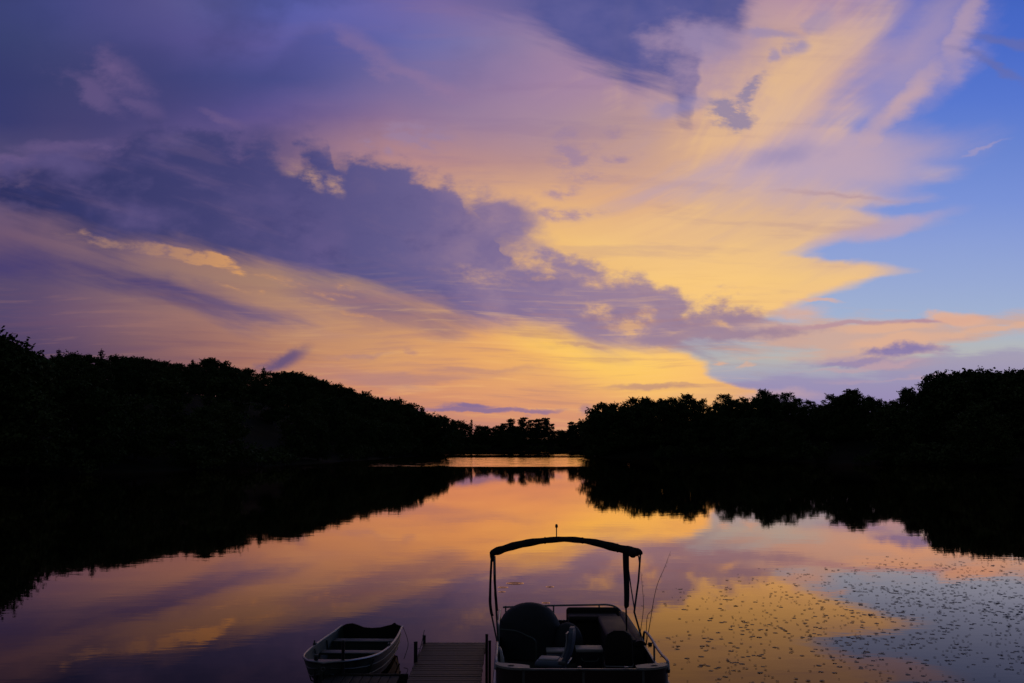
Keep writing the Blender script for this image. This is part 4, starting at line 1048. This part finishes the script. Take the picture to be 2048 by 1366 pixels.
    fr.tube([bp_(990, 1112, .4), bp_(991.5, 1190, .4), bp_(995, 1240, .4)], .010, 8)
    fr.tube([bp_(1281, 1106), bp_(1277, 1160), bp_(1268.5, 1224), (XR, YB, PZ)], .015, 8)
    fr.tube([bp_(1276, 1106, .1), bp_(1279.5, 1130, .1), bp_(1274, 1180, .1)], .009, 8)
    fr.build('canopy_frame', M_alu_dull, t)
    st2 = MB(); st2.tube([bp_(1257, 1138, .35), bp_(1262, 1175, .3), bp_(1269.5, 1222, .2)], .010, 8); st2.build('canopy_strut', M_vinyl_b, t)
    lg = MB(); q = [bp_(1251.5, 1100, .3), bp_(1252, 1130, .3), bp_(1253, 1160, .3), bp_(1253.5, 1190, .3), bp_(1253, 1212, .3), bp_(1251, 1217, .3)]
    lg.tube(q, [.052, .050, .046, .044, .040, .015], 12); lg.tube([bp_(1252, 1212, .3), (bp_(1252, 1212, .3).x+.03, YB+.5, PZ)], .014, 8); lg.build('wrapped_leg', M_canvas, t)
    lb = MB(); lb.tube(arc([bp_(983, 1120, -.03), bp_(981, 1160, -.03), bp_(980, 1200, -.03), bp_(982.5, 1224, -.03), bp_(985, 1232, -.03)], 4), [.018]*8+[.022]*9, 8)
    lb.tube([bp_(989.5, 1150, .2), bp_(991, 1190, .15), bp_(994, 1222, .1)], [.012, .022, .020], 8); lb.build('strap_webbing', M_canvas, t)
    li = MB(); a = bp_(1113, 1077); b = bp_(1113, 1056); li.tube([a, b], .0085, 8); lo = li.build('light_pole', M_rod, t)
    bl = MB(); c_ = bp_(1113, 1049); bl.tube([b, b+Vector((0, 0, .012)), b.lerp(c_, .5), c_, c_+Vector((0, 0, .008))], [.010, .021, .023, .018, .006], 12); bl.build('lamp_lens', M_lamp, lo)
    # small things on the near fence
    tb = MB(); tb.box((xc-.05, YN-.02, nz+.052), (.05, .05, .02), bev=.006); tb.box((xc+.55, YN-.02, nz+.052), (.05, .05, .02), bev=.006); tb.build('fence_latch', M_alu, t)
    return t
pontoon()
# covered helm station
def cover():
    Y = 16.7; c = at_y(1062, 1262, Y); a = at_y(997, 1262, Y); b = at_y(1122, 1262, Y)
    top = at_y(1056, 1205, Y).z; g = random.Random(5)
    m = MB(); rings = []; n = 40
    hw = (b.x-a.x)/2; cx = (a.x+b.x)/2; z0 = DK+.02
    for j in range(13):
        f = 1-(1-j/12)**2; z = z0+(top-z0)*f
        fz = (z-z0)/(top-z0); k = (1-max(0, (fz-.40)/.60)**2.3)**.5 if fz > .40 else 1.0
        k = max(k, .004)
        ring = []
        for i in range(n):
            th = 2*math.pi*i/n
            fold = 1+.035*math.sin(th*7+j*.4)*(1-fz)+.02*math.sin(th*3+j*.9)
            ring.append((cx+math.copysign(abs(math.cos(th))**.8, math.cos(th))*hw*k*fold, Y+math.copysign(abs(math.sin(th))**.8, math.sin(th))*.42*k*fold, z))
        rings.append(ring)
    m.loft(rings, cap=(True, True))
    # lower hump over the seat beside it
    rings = []; c2 = at_y(1135, 1262, Y-.25); t2 = at_y(1132, 1245, Y-.25).z
    for j in range(9):
        f = 1-(1-j/8)**2; z = z0+(t2-z0)*f; k = max(.02, (1-max(0, (f-.3)/.7)**2.5)**.5)
        rings.append([(c2.x+math.cos(6.2832*i/28)*.24*k*(1+.06*math.sin(i*1.4+j*.5)), Y-.25+math.sin(6.2832*i/28)*.30*k*(1+.05*math.sin(i*.9)), z) for i in range(28)])
    m.loft(rings, cap=(True, True))
    tag(m.build('tarp', M_tarp, None, angle=80), 'dark domed tarp covering the helm of the pontoon boat', 'tarp')
cover()
def cooler():
    a = at_y(1152, 1299, 15.7); b = at_y(1207, 1299, 15.7); z = a.z
    t = thing('cooler', 'low box with a pale lid on the pontoon boat deck between the two chairs', 'cooler', ((a.x+b.x)/2, 15.85, DK))
    MB().box(((a.x+b.x)/2, 15.85, (DK+z-.03)/2+.005), (b.x-a.x-.03, .30, z-.045-DK), bev=.02).build('body', M_canvas, t)
    MB().box(((a.x+b.x)/2, 15.85, z-.02), (b.x-a.x, .34, .05), bev=.015).build('lid', M_white, t)
    MB().tube(arc([(a.x+.08, 15.66, z-.12), (a.x+.12, 15.63, z-.16), (b.x-.12, 15.63, z-.16), (b.x-.08, 15.66, z-.12)], 4), .008, 6).build('handle', M_alu_dull, t)
    # white side box behind the left chair
    c = at_y(1098, 1300, 15.6); d = at_y(1121, 1300, 15.6)
    t = thing('storage_box', 'small pale box behind the blue and white chair on the pontoon boat', 'box', ((c.x+d.x)/2, 15.6, DK))
    MB().box(((c.x+d.x)/2+.03, 15.65, (DK+c.z-.035)/2+.003), (.30, .28, c.z-.04-DK), bev=.02).build('body', M_vinyl_b, t)
    MB().box(((c.x+d.x)/2+.03, 15.65, c.z-.016), (.32, .30, .034), bev=.012).build('lid', M_white, t)
cooler()
# fishing rods leaning on the right rail
def rod(base, mid, tip, lab, reel=True):
    t = thing('fishing_rod', lab, 'fishing rod', base)
    base, mid, tip = Vector(base), Vector(mid), Vector(tip)
    pts = arc([base, base.lerp(mid, .5), mid, mid.lerp(tip, .6)+Vector((.005, 0, 0)), tip], 4)
    n = len(pts); MB().tube(pts, [.0055*(1-i/(n-1))+.0016 for i in range(n)], 6).build('blank', M_rod, t)
    d = (mid-base).normalized(); MB().tube([base-d*.02, base+d*.05, base+d*.28], [.012, .014, .011], 8).build('handle', M_canvas, t)
    if reel:
        q = base+d*.34+Vector((.05, 0, -.01)); MB().tube([q+Vector((-.02, .0, 0)), q+Vector((.035, 0, 0))], [.035, .03], 12).tube([base+d*.34, q], .008, 6).tube([q+Vector((.03, 0, 0)), q+Vector((.05, 0, .05)), q+Vector((.075, 0, .055))], .005, 6).build('reel', M_post, t)
    g = MB()
    for f in (.35, .5, .63, .75, .86, .95):
        p = pts[int(f*(n-1))]; g.tube([p+Vector((.012+.012*math.cos(a), 0, .012*math.sin(a))) for a in [k*math.pi/4 for k in range(9)]], .0015, 4)
    g.build('line_guide', M_post, t)
YR = 15.9
rod((XR-.02, YR, DK+.01), at_y(1312, 1178, YR), at_y(1341, 1103, YR), 'long fishing rod slanting right, its tip above the lily pads')
rod((XR-.10, YR+.15, DK+.01), at_y(1287, 1215, YR+.15), at_y(1281.5, 1143, YR+.15), 'thin upright fishing rod close to the right canopy leg', reel=False)
hk = at_y(1305, 1214, YR); 
rod((XR-.0, YR-.15, DK+.01), at_y(1294, 1236, YR-.15), at_y(1306.5, 1212, YR-.15), 'short fishing rod butt standing between the two long rods', reel=False)

# ------------------------------------------------------------------ lily pads
def pad_shape(r, ang, tilt, g, seg=11):
    vs = [(0, 0, 0)]; 
    for k in range(seg+1):
        a = ang+.28+(6.2832-.56)*k/seg; q = r*(1+g.uniform(-.06, .06))
        vs.append((q*math.cos(a), q*math.sin(a)*1.0, .004+abs(g.gauss(0, .06))*r*(1 if g.random() < .3 else .15)+tilt*r*math.cos(a-ang)))
    z = [v[2] for v in vs]; mn = min(z)
    vs = [(x, y, zz-mn+.004) for x, y, zz in vs]
    return vs, [(0, k+1, k+2) for k in range(seg)]
g = random.Random(3)
cand = []
def dens(px, py):
    if px < 1290 or py < 1100: return 0
    e = 1328+ (1366-py)*.10
    left = min(1, max(0, (px-e+40)/90))
    topline = 1168-(px-1330)*.16 if px < 1700 else 1108+max(0, (1900-px))*.02
    topf = min(1, max(0, (py-topline)/30))
    right = 1+1.7*min(1, max(0, (px-1560)/300))*math.exp(-((py-1175)/70.)**2)
    fade = 1-.55*min(1, max(0, (py-1270)/100))
    return left*topf*right*fade
tries = 0
while len(cand) < 950 and tries < 60000:
    tries += 1
    px = g.uniform(1290, 2140); py = g.uniform(1100, 1400)
    # uniform in picture area keeps the crowding of the far pads as the photograph shows it
    if g.random() < dens(px, py)*.5:
        cand.append(at_z(px, py, 0))
pads = []
for c in cand:
    n = g.choice((1, 1, 1, 2, 2, 3, 5)); far = c.y
    spread = .09*n**.6
    for _ in range(n):
        pads.append((c.x+g.gauss(0, spread*1.5), c.y+g.gauss(0, spread*1.9), (.018+.038*g.random()**1.8)*(.75+far/70.)))
pads.sort(key=lambda p: -(p[2]/p[1]))
inb = [p for p in pads if abs(p[0]/p[1]) < .50 and p[1] > 17.6]
big_ = inb[:296]; bs = set(big_)
PROTOP = []
for k in range(5):
    vs, fs = pad_shape(1.0, g.uniform(0, 6.28), g.uniform(0, .05), g)
    me = bpy.data.meshes.new('lily_pad'); me.from_pydata(vs, [], fs); me.materials.append(M_pad); PROTOP.append(me)
for (x, y, r) in big_:
    o = bpy.data.objects.new('lily_pad', g.choice(PROTOP)); col.objects.link(o); o.location = (x, y, .002)
    o.scale = (r, r, r); o.rotation_euler = (0, 0, g.uniform(0, 6.28))
    tag(o, 'small dark lily pad floating on the open water right of the pontoon boat', 'lily pad', 'lily pads floating right of the pontoon boat')
m = MB()
for (x, y, r) in pads:
    if (x, y, r) in bs: continue
    vs, fs = pad_shape(r, g.uniform(0, 6.28), g.uniform(0, .05), g, 7)
    m.add([(x+a, y+b, z+.002) for a, b, z in vs], fs)
o = m.build('floating_leaves', M_pad, None, smooth=False)
tag(o, 'scattered far and tiny lily pads covering the water at the right', 'lily pads', None, 'stuff')
for k, p in PROTO.items():
    if k not in used:
        for ch in list(p.children): bpy.data.objects.remove(ch, do_unlink=True)
        bpy.data.objects.remove(p, do_unlink=True)
